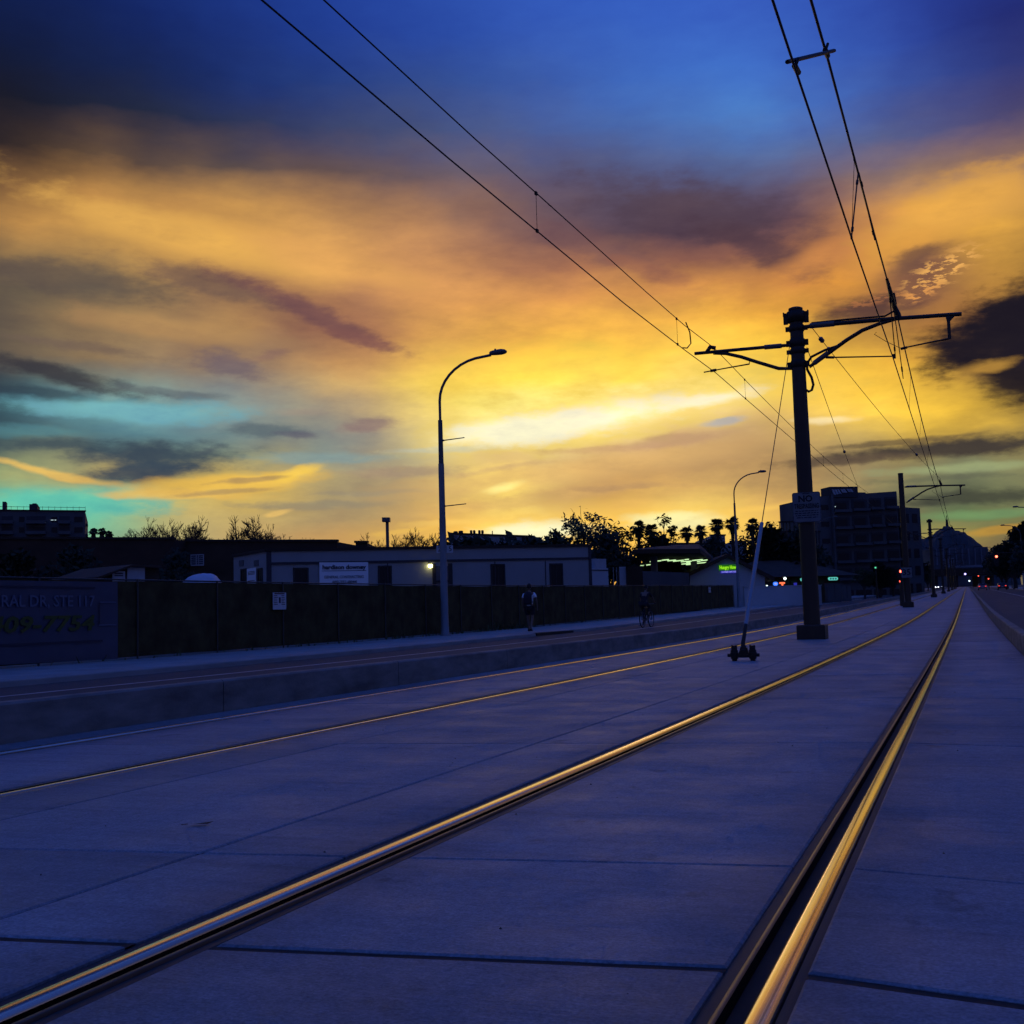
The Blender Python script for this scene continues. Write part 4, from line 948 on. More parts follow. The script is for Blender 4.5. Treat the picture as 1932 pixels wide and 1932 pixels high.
# banner on the office front
b = thing('banner', 'white vinyl contractor banner on the site office front', 'banner', (0, 0, 0))
u0, u1, z0, z1 = fr.rect(602, 1061, 694, 1107)
fr.slab(MB(), u0, u1, z0, z1, .07, .085).build('sheet', 'banner_white', b)
def btxt(pl, body, x0, x1, y0, y1, mt, par, off=.095, asc=1.36, **kw):
    a0, a1, zz0, zz1 = pl.rect(x0, y0, x1, y1); c = pl.pt((a0 + a1) / 2, (zz0 + zz1) / 2, off)
    lettering(body, (zz1 - zz0) * asc, c, pl.u, pl.n, mt, par, width=a1 - a0, extr=.006, **kw)
btxt(fr, 'hardison downey', 607, 689, 1066, 1075, 'ink_dark', b, bold=.012, asc=1.25)
u0, u1, z0, z1 = fr.rect(606, 1076.5, 690, 1077.5); fr.slab(MB(), u0, u1, z0, z1, .085, .092).build('printed_rule', 'ink_dark', b)
btxt(fr, 'GENERAL CONTRACTING', 611, 685, 1086, 1091.5, 'ink_navy', b)
btxt(fr, '602-251-0044', 626, 672, 1095.5, 1101, 'ink_navy', b, bold=.005)
b = thing('banner', 'narrow white banner on the end wall of the site office', 'banner', (0, 0, 0))
u0, u1, z0, z1 = sd_.rect(468, 1072, 485, 1104); sd_.slab(MB(), u0, u1, z0, z1, .05, .065).build('sheet', 'banner_white', b)
for y_ in (1078, 1080.5, 1083, 1095):
    u0, u1, z0, z1 = sd_.rect(470, y_, 483, y_ + 1.2); sd_.slab(MB(), u0, u1, z0, z1, .065, .072).build('printed_line', 'ink_navy', b)

# ------------------------------------------------------------------ low dark buildings at the left
def block(name, label, x0, x1, ytop, dep0, dep1, deep, mt, base=None, ytop2=None, coping=True, cat='building'):
    a, b_ = at(x0, 1100, dep=dep0), at(x1, 1100, dep=dep1); pl = Plane(a, b_)
    za, zb = at(x0, ytop, dep=dep0).z, at(x1, ytop if ytop2 is None else ytop2, dep=dep1).z
    t = thing(name, label, cat, (0, 0, 0))
    bk = -pl.n * deep
    ring = [pl.pt(0, 0), pl.pt(pl.len, 0), pl.pt(pl.len, 0) + bk, pl.pt(0, 0) + bk]
    MB().hexa([(p.x, p.y, g(p.y) - .4) for p in ring], [(p.x, p.y, z) for p, z in zip(ring, (za, zb, zb, za))]).build('wall', mt, t)
    if coping:
        c = MB(); lo = [pl.pt(-.1, za, .12), pl.pt(pl.len + .1, zb, .12), pl.pt(pl.len + .1, zb, -.3), pl.pt(-.1, za, -.3)]
        c.hexa(lo, [q + Vector((0, 0, .16)) for q in lo]).build('coping', 'roof_edge', t)
    return t, pl, za, zb
blk, plA, _, _ = block('warehouse', 'low dark flat-roofed building behind the fence, far left', -120, 326, 1017, 88, 84, 12, 'wall_brick')
blk2, plB, _, _ = block('warehouse', 'low dark flat-roofed building just left of the site office', 352, 636, 1021.5, 86, 84, 12, 'wall_dark')
u, z = plB.hit(331, 1033); pl = plB
MB().hexa([pl.pt(u, g(60) - .3, .0), pl.pt(0, g(60) - .3, .0), pl.pt(0, g(60) - .3, -6), pl.pt(u, g(60) - .3, -6)], [pl.pt(u, z - .1, .0), pl.pt(0, z + .75, .0), pl.pt(0, z + .75, -6), pl.pt(u, z - .1, -6)]).build('lean_to', 'wall_dark', blk2)
block('warehouse', 'stepped dark parapet showing above the site office roof', 672, 694, 1023.5, 90, 90, 6, 'wall_dark')
sg = thing('wall_sign', 'white lettered sign on the dark wall behind the fence', 'sign', (0, 0, 0))
u0, u1, z0, z1 = plB.rect(361, 1046, 386, 1067.5); plB.slab(MB(), u0, u1, z0, z1, .10, .14).build('plate', 'sign_dim', sg)
for k in range(5):
    for (a, b_) in ((.06, .40), (.46, .60), (.64, .94)):
        zz = z1 - (z1 - z0) * (.14 + .17 * k); plB.slab(MB(), u0 + (u1 - u0) * a, u0 + (u1 - u0) * b_, zz - .06, zz + .04, .14, .147).build('printed_line', 'ink_dark', sg)
# little gabled shed and tarpaulin mound in the yard
sh = thing('shed', 'small dark gabled shed with a grey door in the yard', 'shed', (0, 0, 0))
pS = Plane(at(178, 1110, dep=41), at(300, 1110, dep=43))
zl, zm_, zr_ = at(178, 1093, dep=41).z, at(243, 1069, dep=42).z, at(300, 1072, dep=43).z; zf = g(30) - .1
m_ = MB(); k = pS.len
fa = [pS.pt(0, zf), pS.pt(k, zf), pS.pt(k, zr_), pS.pt(k * .53, zm_), pS.pt(0, zl)]; fb = [p - pS.n * 3.5 for p in fa]
m_.add(fa + fb, [(0, 1, 2, 3, 4), (9, 8, 7, 6, 5), (0, 5, 6, 1), (1, 6, 7, 2), (4, 9, 5, 0)]).build('wall', 'wall_dark', sh)
m_ = MB()
for (i, j) in ((4, 3), (3, 2)):
    A_, B_ = fa[i] + pS.n * .25, fa[j] + pS.n * .25; C_, D_ = fb[j], fb[i]
    m_.hexa([A_, B_, C_, D_], [q + Vector((0, 0, .08)) for q in (A_, B_, C_, D_)])
m_.build('roof', 'roof_tile', sh)
pS.panel('door', 'sign_dim', 239, 1070.5, 272, 1100, .0, .05, sh)
nb = thing('notice', 'small white printed board hung on the shed wall', 'notice', (0, 0, 0))
u0, u1, z0, z1 = pS.rect(210, 1078, 234, 1099); pS.slab(MB(), u0, u1, z0, z1, .06, .08).build('board', 'sign_dim', nb)
for y_ in (1081, 1085): 
    a0, a1, b0, b1 = pS.rect(214, y_, 230, y_ + 2.2); pS.slab(MB(), a0, a1, b0, b1, .08, .087).build('printed_line', 'ink_dark', nb)
# mound
tp = thing('tarp_mound', 'pale tarpaulin over a rounded heap just behind the fence', 'tarpaulin', (0, 0, 0))
P = at(372, 1104, dep=43); n1, n2 = 20, 10; vs = []
wL = (at(428, 1104, dep=43) - at(322, 1104, dep=43)).length / 2; zt = at(385, 1082.5, dep=43).z; zf = g(P.y) - .1
rx = Vector((math.cos(YAW), math.sin(YAW), 0)); ry = Vector((-math.sin(YAW), math.cos(YAW), 0))
for j in range(n2 + 1):
    for i in range(n1):
        a = 2 * math.pi * i / n1; r_ = (j / n2); prof = (1 - r_ ** 3.2) if r_ < 1 else 0
        wob = 1 + .06 * math.sin(a * 5 + j) + .04 * math.sin(a * 9)
        q = Vector((P.x, P.y, 0)) + rx * (math.cos(a) * r_ * wL * 1.25 * wob + .35 * (1 - r_)) + ry * (math.sin(a) * r_ * 1.5 * wob)
        vs.append((q.x, q.y, zf + (zt - zf) * prof * (1 - .05 * math.cos(a * 3 + 1) * r_)))
fs = [(j * n1 + i, j * n1 + (i + 1) % n1, (j + 1) * n1 + (i + 1) % n1, (j + 1) * n1 + i) for j in range(n2) for i in range(n1)]
MB().add(vs, fs, True).build('sheet', 'tarp', tp)

# far-left apartment block
ap, plP, zA, zB = block('apartment_block', 'apartment block with roof penthouse at the far left', -140, 160, 961, 138, 144, 16, 'wall_block', ytop2=964)
for k in range(4):
    y0 = 972 + k * 20
    for (x0, x1, d) in ((3, 24, 1), (36, 46, 0), (50, 86, 1), (97, 108, 0), (112, 132, 1), (140, 156, 0), (-30, -6, 1)):
        if d: 
            plP.panel('recess_shade', 'wall_block_dark', x0, y0 + 2, x1, y0 + 15, -.01, .03, ap)  # flush dark panel; the shade of a balcony recess is in its colour
            bz = plP.panel('balcony', 'wall_block', x0 - 1, y0 + 11, x1 + 1, y0 + 17, .03, 1.1, ap)
        else:
            wv = plP.panel('window', 'glass_dark', x0, y0 + 3, x1, y0 + 13, -.01, .04, ap)
plP.panel('lit_window', 'lit_window', 96, 980.5, 101, 982, .0, .08, ap); plP.panel('lit_window', 'lit_window', 103, 980.5, 106, 982, .0, .08, ap)
a0, a1, b0, b1 = plP.rect(51, 945, 67, 962); plP.slab(MB(), a0, a1, b0, b1 + .0, -9, -4).build('penthouse', 'wall_block_dark', ap)
a0, a1, b0, b1 = plP.rect(56, 942, 64, 946); plP.slab(MB(), a0, a1, b0, b1, -8, -5).build('roof_unit', 'wall_block_dark', ap)
a0, a1, b0, b1 = plP.rect(-4, 937, 3, 962); plP.slab(MB(), a0, a1, b0, b1, -8, -6).build('roof_unit', 'wall_block_dark', ap)
m_ = MB(); 
for k in range(26):
    u = plP.len * k / 25; m_.tube([plP.pt(u, zA, -.2), plP.pt(u, zA + .55, -.2)], .02, 5)
m_.tube([plP.pt(0, zA + .55, -.2), plP.pt(plP.len, zA + .4, -.2)], .03, 5)
m_.build('roof_railing', 'roof_edge', ap)
for k in range(3):
    a0, a1, b0, b1 = plP.rect(156, 985 + 20 * k, 165, 989 + 20 * k); plP.slab(MB(), a0, a1, b0, b1, -4, -2).build('balcony', 'wall_block', ap)

# vent-pipe roof behind the office
vb, plV, zV, zV2 = block('flat_roof_building', 'flat-roofed building with a row of vent pipes on the skyline', 850, 1010, 1007, 112, 112, 14, 'wall_cream', ytop2=1013)
for (x, w, yt) in ((857, 8, 998), (867, 8, 997), (887, 4.5, 996), (893, 4.5, 996), (903, 4.5, 996), (909, 4.5, 996), (928, 1.6, 997), (956, 4.5, 997)):
    u = plV.hit(x, 1005)[0]; z1_ = plV.hit(x, yt)[1]; r_ = w / 2 / FOC * 112; c = plV.pt(u, 0, -3)
    MB().lathe([(r_ * .7, zV - .3), (r_ * .7, z1_ - .35), (r_ * 1.15, z1_ - .33), (r_ * 1.15, z1_ - .05), (r_ * .7, z1_)], 10, (c.x, c.y, 0)).build('vent_pipe', 'roof_edge', vb)
a0, a1, b0, b1 = plV.rect(985, 1014, 1020, 1032); plV.slab(MB(), a0, a1, b0, b1, -6, .2).build('annex', 'wall_dark', vb)

# yard things right of the office
bx = thing('storage_unit', 'white boxy storage unit at the right end of the site office', 'storage unit', (0, 0, 0))
pU = Plane(at(1117, 1100, dep=71), at(1148, 1100, dep=72))
a0, a1, b0, b1 = pU.rect(1117, 1072, 1148, 1112); pU.slab(MB(), a0, a1, g(60), b1, -2, 0).build('body', 'wall_white', bx)
a0, a1, b0, b1 = pU.rect(1125, 1054, 1146, 1072); pU.slab(MB(), a0, a1, b0, b1, -1.6, -.1).build('upper_box', 'sign_dim', bx)
pU.panel('shelf_line', 'window_frame', 1117, 1075, 1148, 1076.5, .0, .04, bx)
ct = thing('cargo_container', 'dark cargo container behind the fence, right of the storage unit', 'container', (0, 0, 0))
pC = Plane(at(1182, 1100, dep=80), at(1213, 1100, dep=80))
a0, a1, b0, b1 = pC.rect(1182, 1068, 1213, 1112); pC.slab(MB(), a0, a1, g(72), b1, -6, 0).build('body', 'wall_dark', ct)
for k in range(9): 
    u = a0 + (a1 - a0) * (k + .2) / 9; pC.slab(MB(), u, u + (a1 - a0) / 18, g(72) + .1, b1 - .1, 0, .04).build('rib', 'wall_dark', ct)
pC.panel('end_panel', 'sign_dim', 1170, 1069, 1182, 1112, -.4, -.3, ct)
for x in (1158, 1164):
    a0, a1, b0, b1 = pC.rect(x, 1070, x + 1.5, 1112); pC.slab(MB(), a0, a1, g(72), b1, -.5, -.4).build('door_bar', 'galvanised', ct)
pk = thing('parking_lamp', 'short square-headed car park lamp above the office roof', 'lamp', (0, 0, 0))
P = at(731, 1010, dep=80); zt = at(731, 980, dep=80).z; MB().tube([(P.x, P.y, g(P.y)), (P.x, P.y, zt)], .12, 8).build('post', 'lamp_head', pk)
A_, B_ = at(721.5, 981, dep=80), at(736, 981, dep=80); MB().hexa([A_ + ry * -.3 + Vector((0, 0, -.14)), B_ + ry * -.3 + Vector((0, 0, -.14)), B_ + ry * .3 + Vector((0, 0, -.14)), A_ + ry * .3 + Vector((0, 0, -.14))], [A_ + ry * -.3 + Vector((0, 0, .16)), B_ + ry * -.3 + Vector((0, 0, .16)), B_ + ry * .3 + Vector((0, 0, .16)), A_ + ry * .3 + Vector((0, 0, .16))]).build('head', 'lamp_head', pk)

# ------------------------------------------------------------------ lit canopy and shops beyond the fence
ZC = 5.25
cn = thing('canopy_building', 'dark tiled-roof canopy lit underneath by rows of greenish tubes', 'building', (0, 0, 0))
q = [at(1190, 1062, Z=ZC), at(1350, 1054, Z=ZC), at(1345, 1078, Z=ZC), at(1205, 1080, Z=ZC)]
RC = [at(1196, 1060, Y=89), at(1322, 1060, Y=93), at(1356, 1060, Y=124), at(1232, 1060, Y=122)]
def rc(zz): return [(p.x, p.y, zz) for p in RC]
MB().hexa(rc(ZC + .25), rc(ZC + .6)).build('canopy_slab', 'wall_dark', cn)
rdg = [(*at(1240, 1040, Y=101).xy, 6.7), (*at(1318, 1038, Y=104).xy, 6.9), (*at(1330, 1038, Y=113).xy, 6.9), (*at(1250, 1038, Y=111).xy, 6.7)]
MB().hexa([(x, y, ZC + .6) for x, y, _ in rc(0)], rdg).build('roof', 'roof_tile', cn)
tubes = [(395,165,595,142),(605,140,730,122),(705,150,855,130),(805,158,995,130),(1010,130,1085,120),(945,168,1135,152),(1145,145,1330,120),(1040,180,1290,150),(1300,148,1415,128),(955,208,1115,190),(1035,218,1210,203),(1220,195,1395,172),(222,238,310,228),(330,225,408,212),(262,262,310,255),(385,245,475,232),(265,298,312,292),(335,290,475,265),(622,250,690,242)]
for (x0, y0, x1, y1) in tubes:
    f = lambda x, y: ((1500 + x * .13458) / 1.26656, (1320 + y * .13458) / 1.26656)
    a = at(*f(x0, y0), Z=ZC); b_ = at(*f(x1, y1), Y=a.y)
    b_.z = ZC + (b_.z - ZC) * .6
    MB().tube([a, b_], .055, 6).build('light_tube', 'tube_green', cn)
for (px, yb_) in ((1235, 95), (1262, 112), (1310, 104)):
    P = at(px, 1085, Y=yb_); MB().box(P.x - .25, P.x + .25, yb_ - .25, yb_ + .25, g(yb_) - .2, ZC + .25).build('pillar', 'wall_cream', cn)
pW = Plane(at(1212, 1090, Y=84), at(1300, 1090, Y=93)); a0, a1, b0, b1 = pW.rect(1212, 1079, 1300, 1112)
pW.slab(MB(), a0, a1, g(86) - .2, b1, -.3, 0).build('screen_wall', 'wall_block', cn)

ps = thing('pizza_shop', 'white gabled shop with a green neon sign beyond the fence end', 'shop', (0, 0, 0))
pG = Plane(at(1296, 1090, dep=104), at(1440, 1090, dep=104))
def gp(px, py_, out=0): u, z = pG.hit(px, py_); return pG.pt(u, z, out)
zf = g(98) - .2
A0, A1, A2, A3, A4 = gp(1298, 1104), gp(1302, 1086), gp(1372, 1052), gp(1443, 1088), gp(1443, 1120)
A0.z = zf; A4.z = zf
fa = [A0, A4, A3, A2, A1]; fb = [p - pG.n * 9 for p in fa]
MB().add(fa + fb, [(0, 1, 2, 3, 4), (9, 8, 7, 6, 5), (0, 5, 6, 1), (1, 6, 7, 2), (4, 9, 5, 0)]).build('wall', 'wall_white', ps)
m_ = MB()
for (i, j) in ((4, 3), (3, 2)):
    e = (fa[i] - fa[j]).normalized() * (.9 if i == 4 else 0); e2 = (fa[j] - fa[i]).normalized() * (.9 if j == 2 else 0)
    A_, B_ = fa[i] + e + pG.n * .5, fa[j] + e2 + pG.n * .5; C_, D_ = B_ - pG.n * 10, A_ - pG.n * 10
    m_.hexa([A_, B_, C_, D_], [q + Vector((0, 0, .35)) for q in (A_, B_, C_, D_)])
m_.build('roof', 'roof_tile', ps)
sg = thing('neon_sign', 'glowing green and blue shop sign on the white gable', 'sign', (0, 0, 0))
pG.panel('panel', 'neon_panel', 1356, 1065.5, 1393, 1076, .06, .16, sg)
btxt(pG, 'Hungry Howie', 1357, 1392, 1067, 1074.5, 'neon_green', sg, off=.17, bold=.02, asc=1.2)
pG.panel('lower_panel', 'neon_bluepanel', 1359, 1077, 1392, 1081.5, .06, .14, sg)
btxt(pG, 'FLAVORED CRUST PIZZA', 1361, 1390, 1077.6, 1080.6, 'neon_text', sg, off=.15)
# storefront under the hipped roof
sf = thing('storefront', 'shopfront under a wide hipped roof right of the white gable', 'shop', (0, 0, 0))
pF = Plane(at(1430, 1095, dep=116), at(1585, 1095, dep=118)); zf = g(108) - .2
a0, a1, b0, b1 = pF.rect(1430, 1088, 1585, 1120)
pF.slab(MB(), a0, a1, zf, b1, -8, 0).build('wall', 'wall_dark', sf)
E0, E1 = pF.pt(a0 - 1.5, b1, 1.6), pF.pt(a1 + 1.5, b1, 1.6); zk = pF.hit(1500, 1054)[1]
R0, R1 = pF.pt(a0 + 1.5, zk, -3.5), pF.pt(a1 - 3.5, zk, -3.5)
MB().hexa([E0, E1, E1 - pF.n * 11, E0 - pF.n * 11], [R0, R1, R1 - pF.n * .6, R0 - pF.n * .6]).build('roof', 'roof_tile', sf)
for x in (1447, 1462, 1477, 1492, 1518, 1545): pF.panel('shop_window', 'glass_dark', x, 1095, x + 12, 1112, -.02, .04, sf)
def oval(pl, x0, y0, x1, y1, o0, o1, mt, name, par):
    a0, a1, b0, b1 = pl.rect(x0, y0, x1, y1); r_ = (b1 - b0) / 2; ring = []
    for k in range(9): a = R(90 + 180 * k / 8); ring.append((a0 + r_ + r_ * math.cos(a), (b0 + b1) / 2 + r_ * math.sin(a)))
    for k in range(9): a = R(-90 + 180 * k / 8); ring.append((a1 - r_ + r_ * math.cos(a), (b0 + b1) / 2 + r_ * math.sin(a)))
    n = len(ring)
    return MB().add([pl.pt(u, z, o1) for u, z in ring] + [pl.pt(u, z, o0) for u, z in ring], [tuple(range(n))[::-1], tuple(range(n, 2 * n))] + [(i, (i + 1) % n, n + (i + 1) % n, n + i) for i in range(n)]).build(name, mt, par)
for (x0, x1, y0, y1, lab, body) in ((1495, 1516, 1091.5, 1097.5, 'glowing teal oval shop sign left of the near pole', 'open'), (1547, 1565, 1090, 1096, 'glowing teal oval shop sign right of the near pole', 'market')):
    o = thing('oval_sign', lab, 'sign', (0, 0, 0)); oval(pF, x0, y0, x1, y1, 1.7, 1.8, 'neon_teal', 'panel', o)
    for k in range(3):
        w_ = (x1 - x0) / 5; xa = x0 + w_ * (.8 + 1.3 * k); pF.panel('printed_mark', 'neon_teal_dark', xa, y0 + 1.6, xa + w_ * .8, y1 - 1.4, 1.8, 1.82, o)
def ball(label, name, px, py_, r_px, dep, mt, cat='lamp', parent=None):
    c = at(px, py_, dep=dep); r_ = r_px / FOC * dep; o = thing(name, label, cat, c)
    MB().lathe([(r_ * .2, -r_), (r_ * .75, -r_ * .65), (r_, 0), (r_ * .75, r_ * .65), (r_ * .2, r_)], 12).build('globe', mt, o)
    MB().tube([(0, .02, r_ * .9), (0, .12, r_ * 1.6), (0, .5, r_ * 1.6)], r_ * .2, 6).build('bracket', 'lamp_head', o)
    return o
ball('round white eave lamp over the shop window', 'eave_lamp', 1481, 1091.5, 2.6, 112, 'lamp_white')
ball('round white eave lamp at the right corner of the shop roof', 'eave_lamp', 1567, 1088.5, 2.4, 118, 'lamp_white')
ball('small white lamp low in the shop car park', 'low_lamp', 1447, 1106, 2.0, 106, 'lamp_white')
o = thing('neon_window_sign', 'blue round neon sign in the shop window', 'sign', (0, 0, 0)); oval(pF, 1458, 1098, 1467, 1105, .06, .12, 'neon_blue', 'tube', o)
oval(pF, 1460, 1100, 1465, 1103, .12, .14, 'neon_text', 'letter', o)
o = thing('neon_window_sign', 'red T-shaped neon sign in the shop window', 'sign', (0, 0, 0)); pF.panel('bar', 'neon_red', 1470, 1098.5, 1480, 1101.5, .06, .12, o); pF.panel('stem', 'neon_red', 1474, 1101.5, 1477, 1107, .06, .12, o)
o = thing('neon_window_sign', 'faint violet neon sign nearest the pole in the shop window', 'sign', (0, 0, 0)); pF.panel('tube', 'neon_bluepanel', 1497, 1099.5, 1503, 1104.5, .06, .1, o)
wl = thing('boundary_wall', 'low white block wall in front of the shop car park', 'wall', (0, 0, 0))
pL = Plane(at(1404, 1115, dep=99), at(1550, 1115, dep=101)); a0, a1, b0, b1 = pL.rect(1404, 1106.5, 1550, 1131)
pL.slab(MB(), a0, a1, g(92) - .3, b1, -.2, 0).build('wall', 'wall_white', wl)
pL.slab(MB(), a0 - .05, a1 + .05, b1, b1 + .08, -.25, .05).build('coping', 'wall_white', wl)
def cabinet(label, x0, x1, y0, y1, dep, mt):
    t = thing('utility_cabinet', label, 'cabinet', (0, 0, 0)); pl = Plane(at(x0, 1110, dep=dep), at(x1, 1110, dep=dep)); a0, a1, b0, b1 = pl.rect(x0, y0, x1, y1)
    pl.slab(MB(), a0, a1, b0 - .3, b1, -1, 0).build('body', mt, t); pl.slab(MB(), a0 - .05, a1 + .05, b1, b1 + .06, -1.05, .05).build('lid', mt, t)
    pl.slab(MB(), (a0 + a1) / 2 - .02, (a0 + a1) / 2 + .02, b0, b1 - .1, 0, .02).build('door_seam', 'ink_dark', t)
cabinet('grey utility cabinet on the pavement right of the near pole', 1562, 1588, 1101, 1129, 100, 'wall_block')
cabinet('second grey utility cabinet, right of the first', 1590, 1606, 1104, 1128, 104, 'wall_block')

# ------------------------------------------------------------------ the big block on the corner
bb, plK, zK0, zK1 = block('corner_block', 'big dark mid-rise block with a rooftop sign on the corner', 1547, 1702, 935.5, 188, 191, 14, 'wall_block', ytop2=925, coping=False)
zf = g(178)
nfl = 6
for k in range(nfl):
    zt_ = zK0 - .6 - (zK0 - zf) * k / nfl; hh = (zK0 - zf) / nfl
    lift = lambda u: (zK1 - zK0) * u / plK.len * (1 - k / nfl)
    cs = [(.205, .40), (.43, .62), (.65, .80), (.84, .99)]
    for (ua, ub) in cs:
        U0, U1 = ua * plK.len, ub * plK.len
        if k < 5:
            plK.slab(MB(), U0, U1, zt_ - hh + .9 + lift(U0), zt_ - .25 + lift(U0), -.02, .05).build('recess_shade', 'wall_block_dark', bb)  # wall is not hollowed: recess shade painted as a darker flat panel
            plK.slab(MB(), U0 - .1, U1 + .1, zt_ - hh + .55 + lift(U0), zt_ - hh + 1.0 + lift(U0), .05, 1.0).build('balcony', 'wall_block', bb)
            wv = plK.slab(MB(), (U0 + U1) / 2 - 1.0, (U0 + U1) / 2 + 1.0, zt_ - hh + 1.1 + lift(U0), zt_ - .6 + lift(U0), .05, .09).build('window', 'glass_dark', bb)
        else:
            plK.slab(MB(), U0, U1, zf, zt_ - 1.0, -.02, .06).build('shop_window', 'glass_dark', bb)
    U0 = .02 * plK.len
    plK.slab(MB(), U0 + .5, .15 * plK.len, zt_ - hh + 1.2, zt_ - .8, -.02, .05).build('window', 'glass_dark', bb)
plK.slab(MB(), .175 * plK.len, .195 * plK.len, zf, zK0 + .4, 0, .7).build('pier', 'wall_block', bb)
for (x, y_) in ((1574.5, 956), (1571, 971.5), (1569.5, 979)): plK.panel('lit_window', 'lit_window', x, y_ - .8, x + 1.8, y_ + .8, .1, .14, bb)
# wing turning the corner
wg = Plane(at(1700, 1000, dep=194), at(1738, 1000, dep=195)); za, zb = at(1706, 956, dep=194).z, at(1738, 958, dep=195).z
bk = -wg.n * 12
r0 = [wg.pt(0, 0), wg.pt(wg.len, 0), wg.pt(wg.len, 0) + bk, wg.pt(0, 0) + bk]
MB().hexa([(p.x, p.y, g(p.y) - .4) for p in r0], [(p.x, p.y, z) for p, z in zip(r0, (za, za - .2, za - .2, za))]).build('wing', 'wall_block', bb)
for k in range(5):
    for (ua, ub) in ((.18, .42), (.58, .84)):
        z_ = za - 1.2 - 3 * k; wg.slab(MB(), ua * wg.len, ub * wg.len, z_ - 1.6, z_, -.01, .05).build('window', 'glass_dark', bb)
# rooftop sign
rs = thing('rooftop_sign', 'dark rooftop sign box with slanted pale letters on the corner block', 'sign', (0, 0, 0))
a0, a1, b0, b1 = plK.rect(1564.5, 918.5, 1617, 938); plK.slab(MB(), a0, a1, b0, b1, -3, .3).build('box', 'wall_block_dark', rs)
for k, (x, y0, y1) in enumerate(((1569, 924, 934), (1574, 924, 933), (1579, 923.5, 932), (1585, 923.5, 930), (1590, 923, 930), (1597, 923, 929), (1602, 923, 929))):
    A_ = plK.hit(x, y0); B_ = plK.hit(x + 4.5, y1); w_ = .38
    lo = [plK.pt(B_[0] - w_ / 2, B_[1], .42), plK.pt(B_[0] + w_ / 2, B_[1], .42), plK.pt(B_[0] + w_ / 2, B_[1], .3), plK.pt(B_[0] - w_ / 2, B_[1], .3)]
    hi = [plK.pt(A_[0] - w_ / 2, A_[1], .42), plK.pt(A_[0] + w_ / 2, A_[1], .42), plK.pt(A_[0] + w_ / 2, A_[1], .3), plK.pt(A_[0] - w_ / 2, A_[1], .3)]
    MB().hexa(lo, hi).build('letter', 'sign_dim', rs)
a0, a1, b0, b1 = plK.rect(1632, 924, 1656, 936); plK.slab(MB(), a0, a1, b0, b1, -8, -4).build('roof_unit', 'wall_block', bb)
# pergola frame on a roof left of the pole, and pale flats behind the palms
pg = thing('roof_pergola', 'open roof frame seen left of the pole sign', 'pergola', (0, 0, 0)); plg = Plane(at(1470, 995, dep=150), at(1512, 995, dep=150))
for x in (1471, 1478, 1484, 1490, 1498, 1506):
    a0, a1, b0, b1 = plg.rect(x, 985, x + 1.2, 1003); plg.slab(MB(), a0, a1, b0 - 2, b1, -.2, 0).build('post', 'roof_edge', pg)
plg.panel('top_beam', 'roof_edge', 1469.5, 983, 1512, 985.5, -.3, .1, pg)
def flats(label, x0, x1, yt, dep, cols_, mt='wall_cream'):
    t, pl, za, zb = block('flats', label, x0, x1, yt, dep, dep, 12, mt)
    for k in range(3):
        for i in range(cols_):
            x = x0 + (x1 - x0) * (i + .3) / cols_; w_ = (x1 - x0) / cols_ * .4
            pl.panel('window', 'glass_dark', x, yt + 12 + 22 * k, x + w_, yt + 22 + 22 * k, -.01, .04, t)
flats('pale low flats seen between the palms', 1245, 1345, 1026, 132, 5)
flats('pale flats behind the palm trunks near the second lamp', 1345, 1372, 1010, 140, 2)
flats('pale tall-fronted flats behind the palms left of the white guard', 1382, 1412, 1022, 136, 2)
flats('dim flats filling the gap left of the corner block', 1468, 1552, 1003, 160, 4, 'wall_block_dark')

# ------------------------------------------------------------------ hill, stadium and overpass closing the street
pr = [(1700,1040),(1722,1028),(1741,1017),(1759,1009),(1772,1000),(1780,994),(1787,992),(1795,995),(1805,1002),(1818,1004),(1830,1012),(1843,1022),(1855,1033),(1880,1050),(1920,1070)]
nx = 60; ny = 14; vs = []; Yh = 1500
for j in range(ny + 1):
    w = j / ny; yy = Yh - 160 + 320 * w; fall = math.sin(math.pi * w) ** .7
    for i in range(nx + 1):
        px = 1700 + 220 * i / nx; py_ = float(np.interp(px, [p[0] for p in pr], [p[1] for p in pr]))
        P = at(px, py_, Y=Yh); h = max(P.z - 8, 1) * fall
        h *= 1 + .05 * math.sin(i * 1.7 + j * 2.1) * (1 - fall * .9) + rng.uniform(-.012, .012)
        vs.append((P.x * (yy / Yh) ** .5, yy, 8 + h))
tag(MB().add(vs, [(j * (nx + 1) + i, j * (nx + 1) + i + 1, (j + 1) * (nx + 1) + i + 1, (j + 1) * (nx + 1) + i) for j in range(ny) for i in range(nx)]).build('hill', 'hill'), kind='structure')
tw = thing('hilltop_mast', 'small lattice mast on top of the distant hill', 'mast', at(1787, 993, Y=1500)); hh = 12 / FOC * 1500
m_ = MB().tube([(0, 0, -3), (0, 0, hh)], [2.2, 1.4], 6); m_.build('tower', 'hill', tw); MB().tube([(0, 0, hh), (0, 0, hh + 5)], .4, 5).build('antenna', 'hill', tw)
stt = thing('stadium', 'pale bluish stadium stand below the hill', 'stadium', (0, 0, 0)); pT = Plane(at(1762, 1050, dep=900), at(1866, 1050, dep=900))
a0, a1, b0, b1 = pT.rect(1762, 1033, 1866, 1105); pT.slab(MB(), a0, a1, b0, b1, -60, 0).build('stand', 'stadium', stt)
a0, a1, b0, b1 = pT.rect(1781, 1053, 1797, 1070); pT.slab(MB(), a0, a1, b0, b1, 0, 4).build('pale_panel', 'stadium_pale', stt)
pT.panel('light_band', 'stadium_pale', 1784, 1067, 1862, 1071, 4, 7, stt)
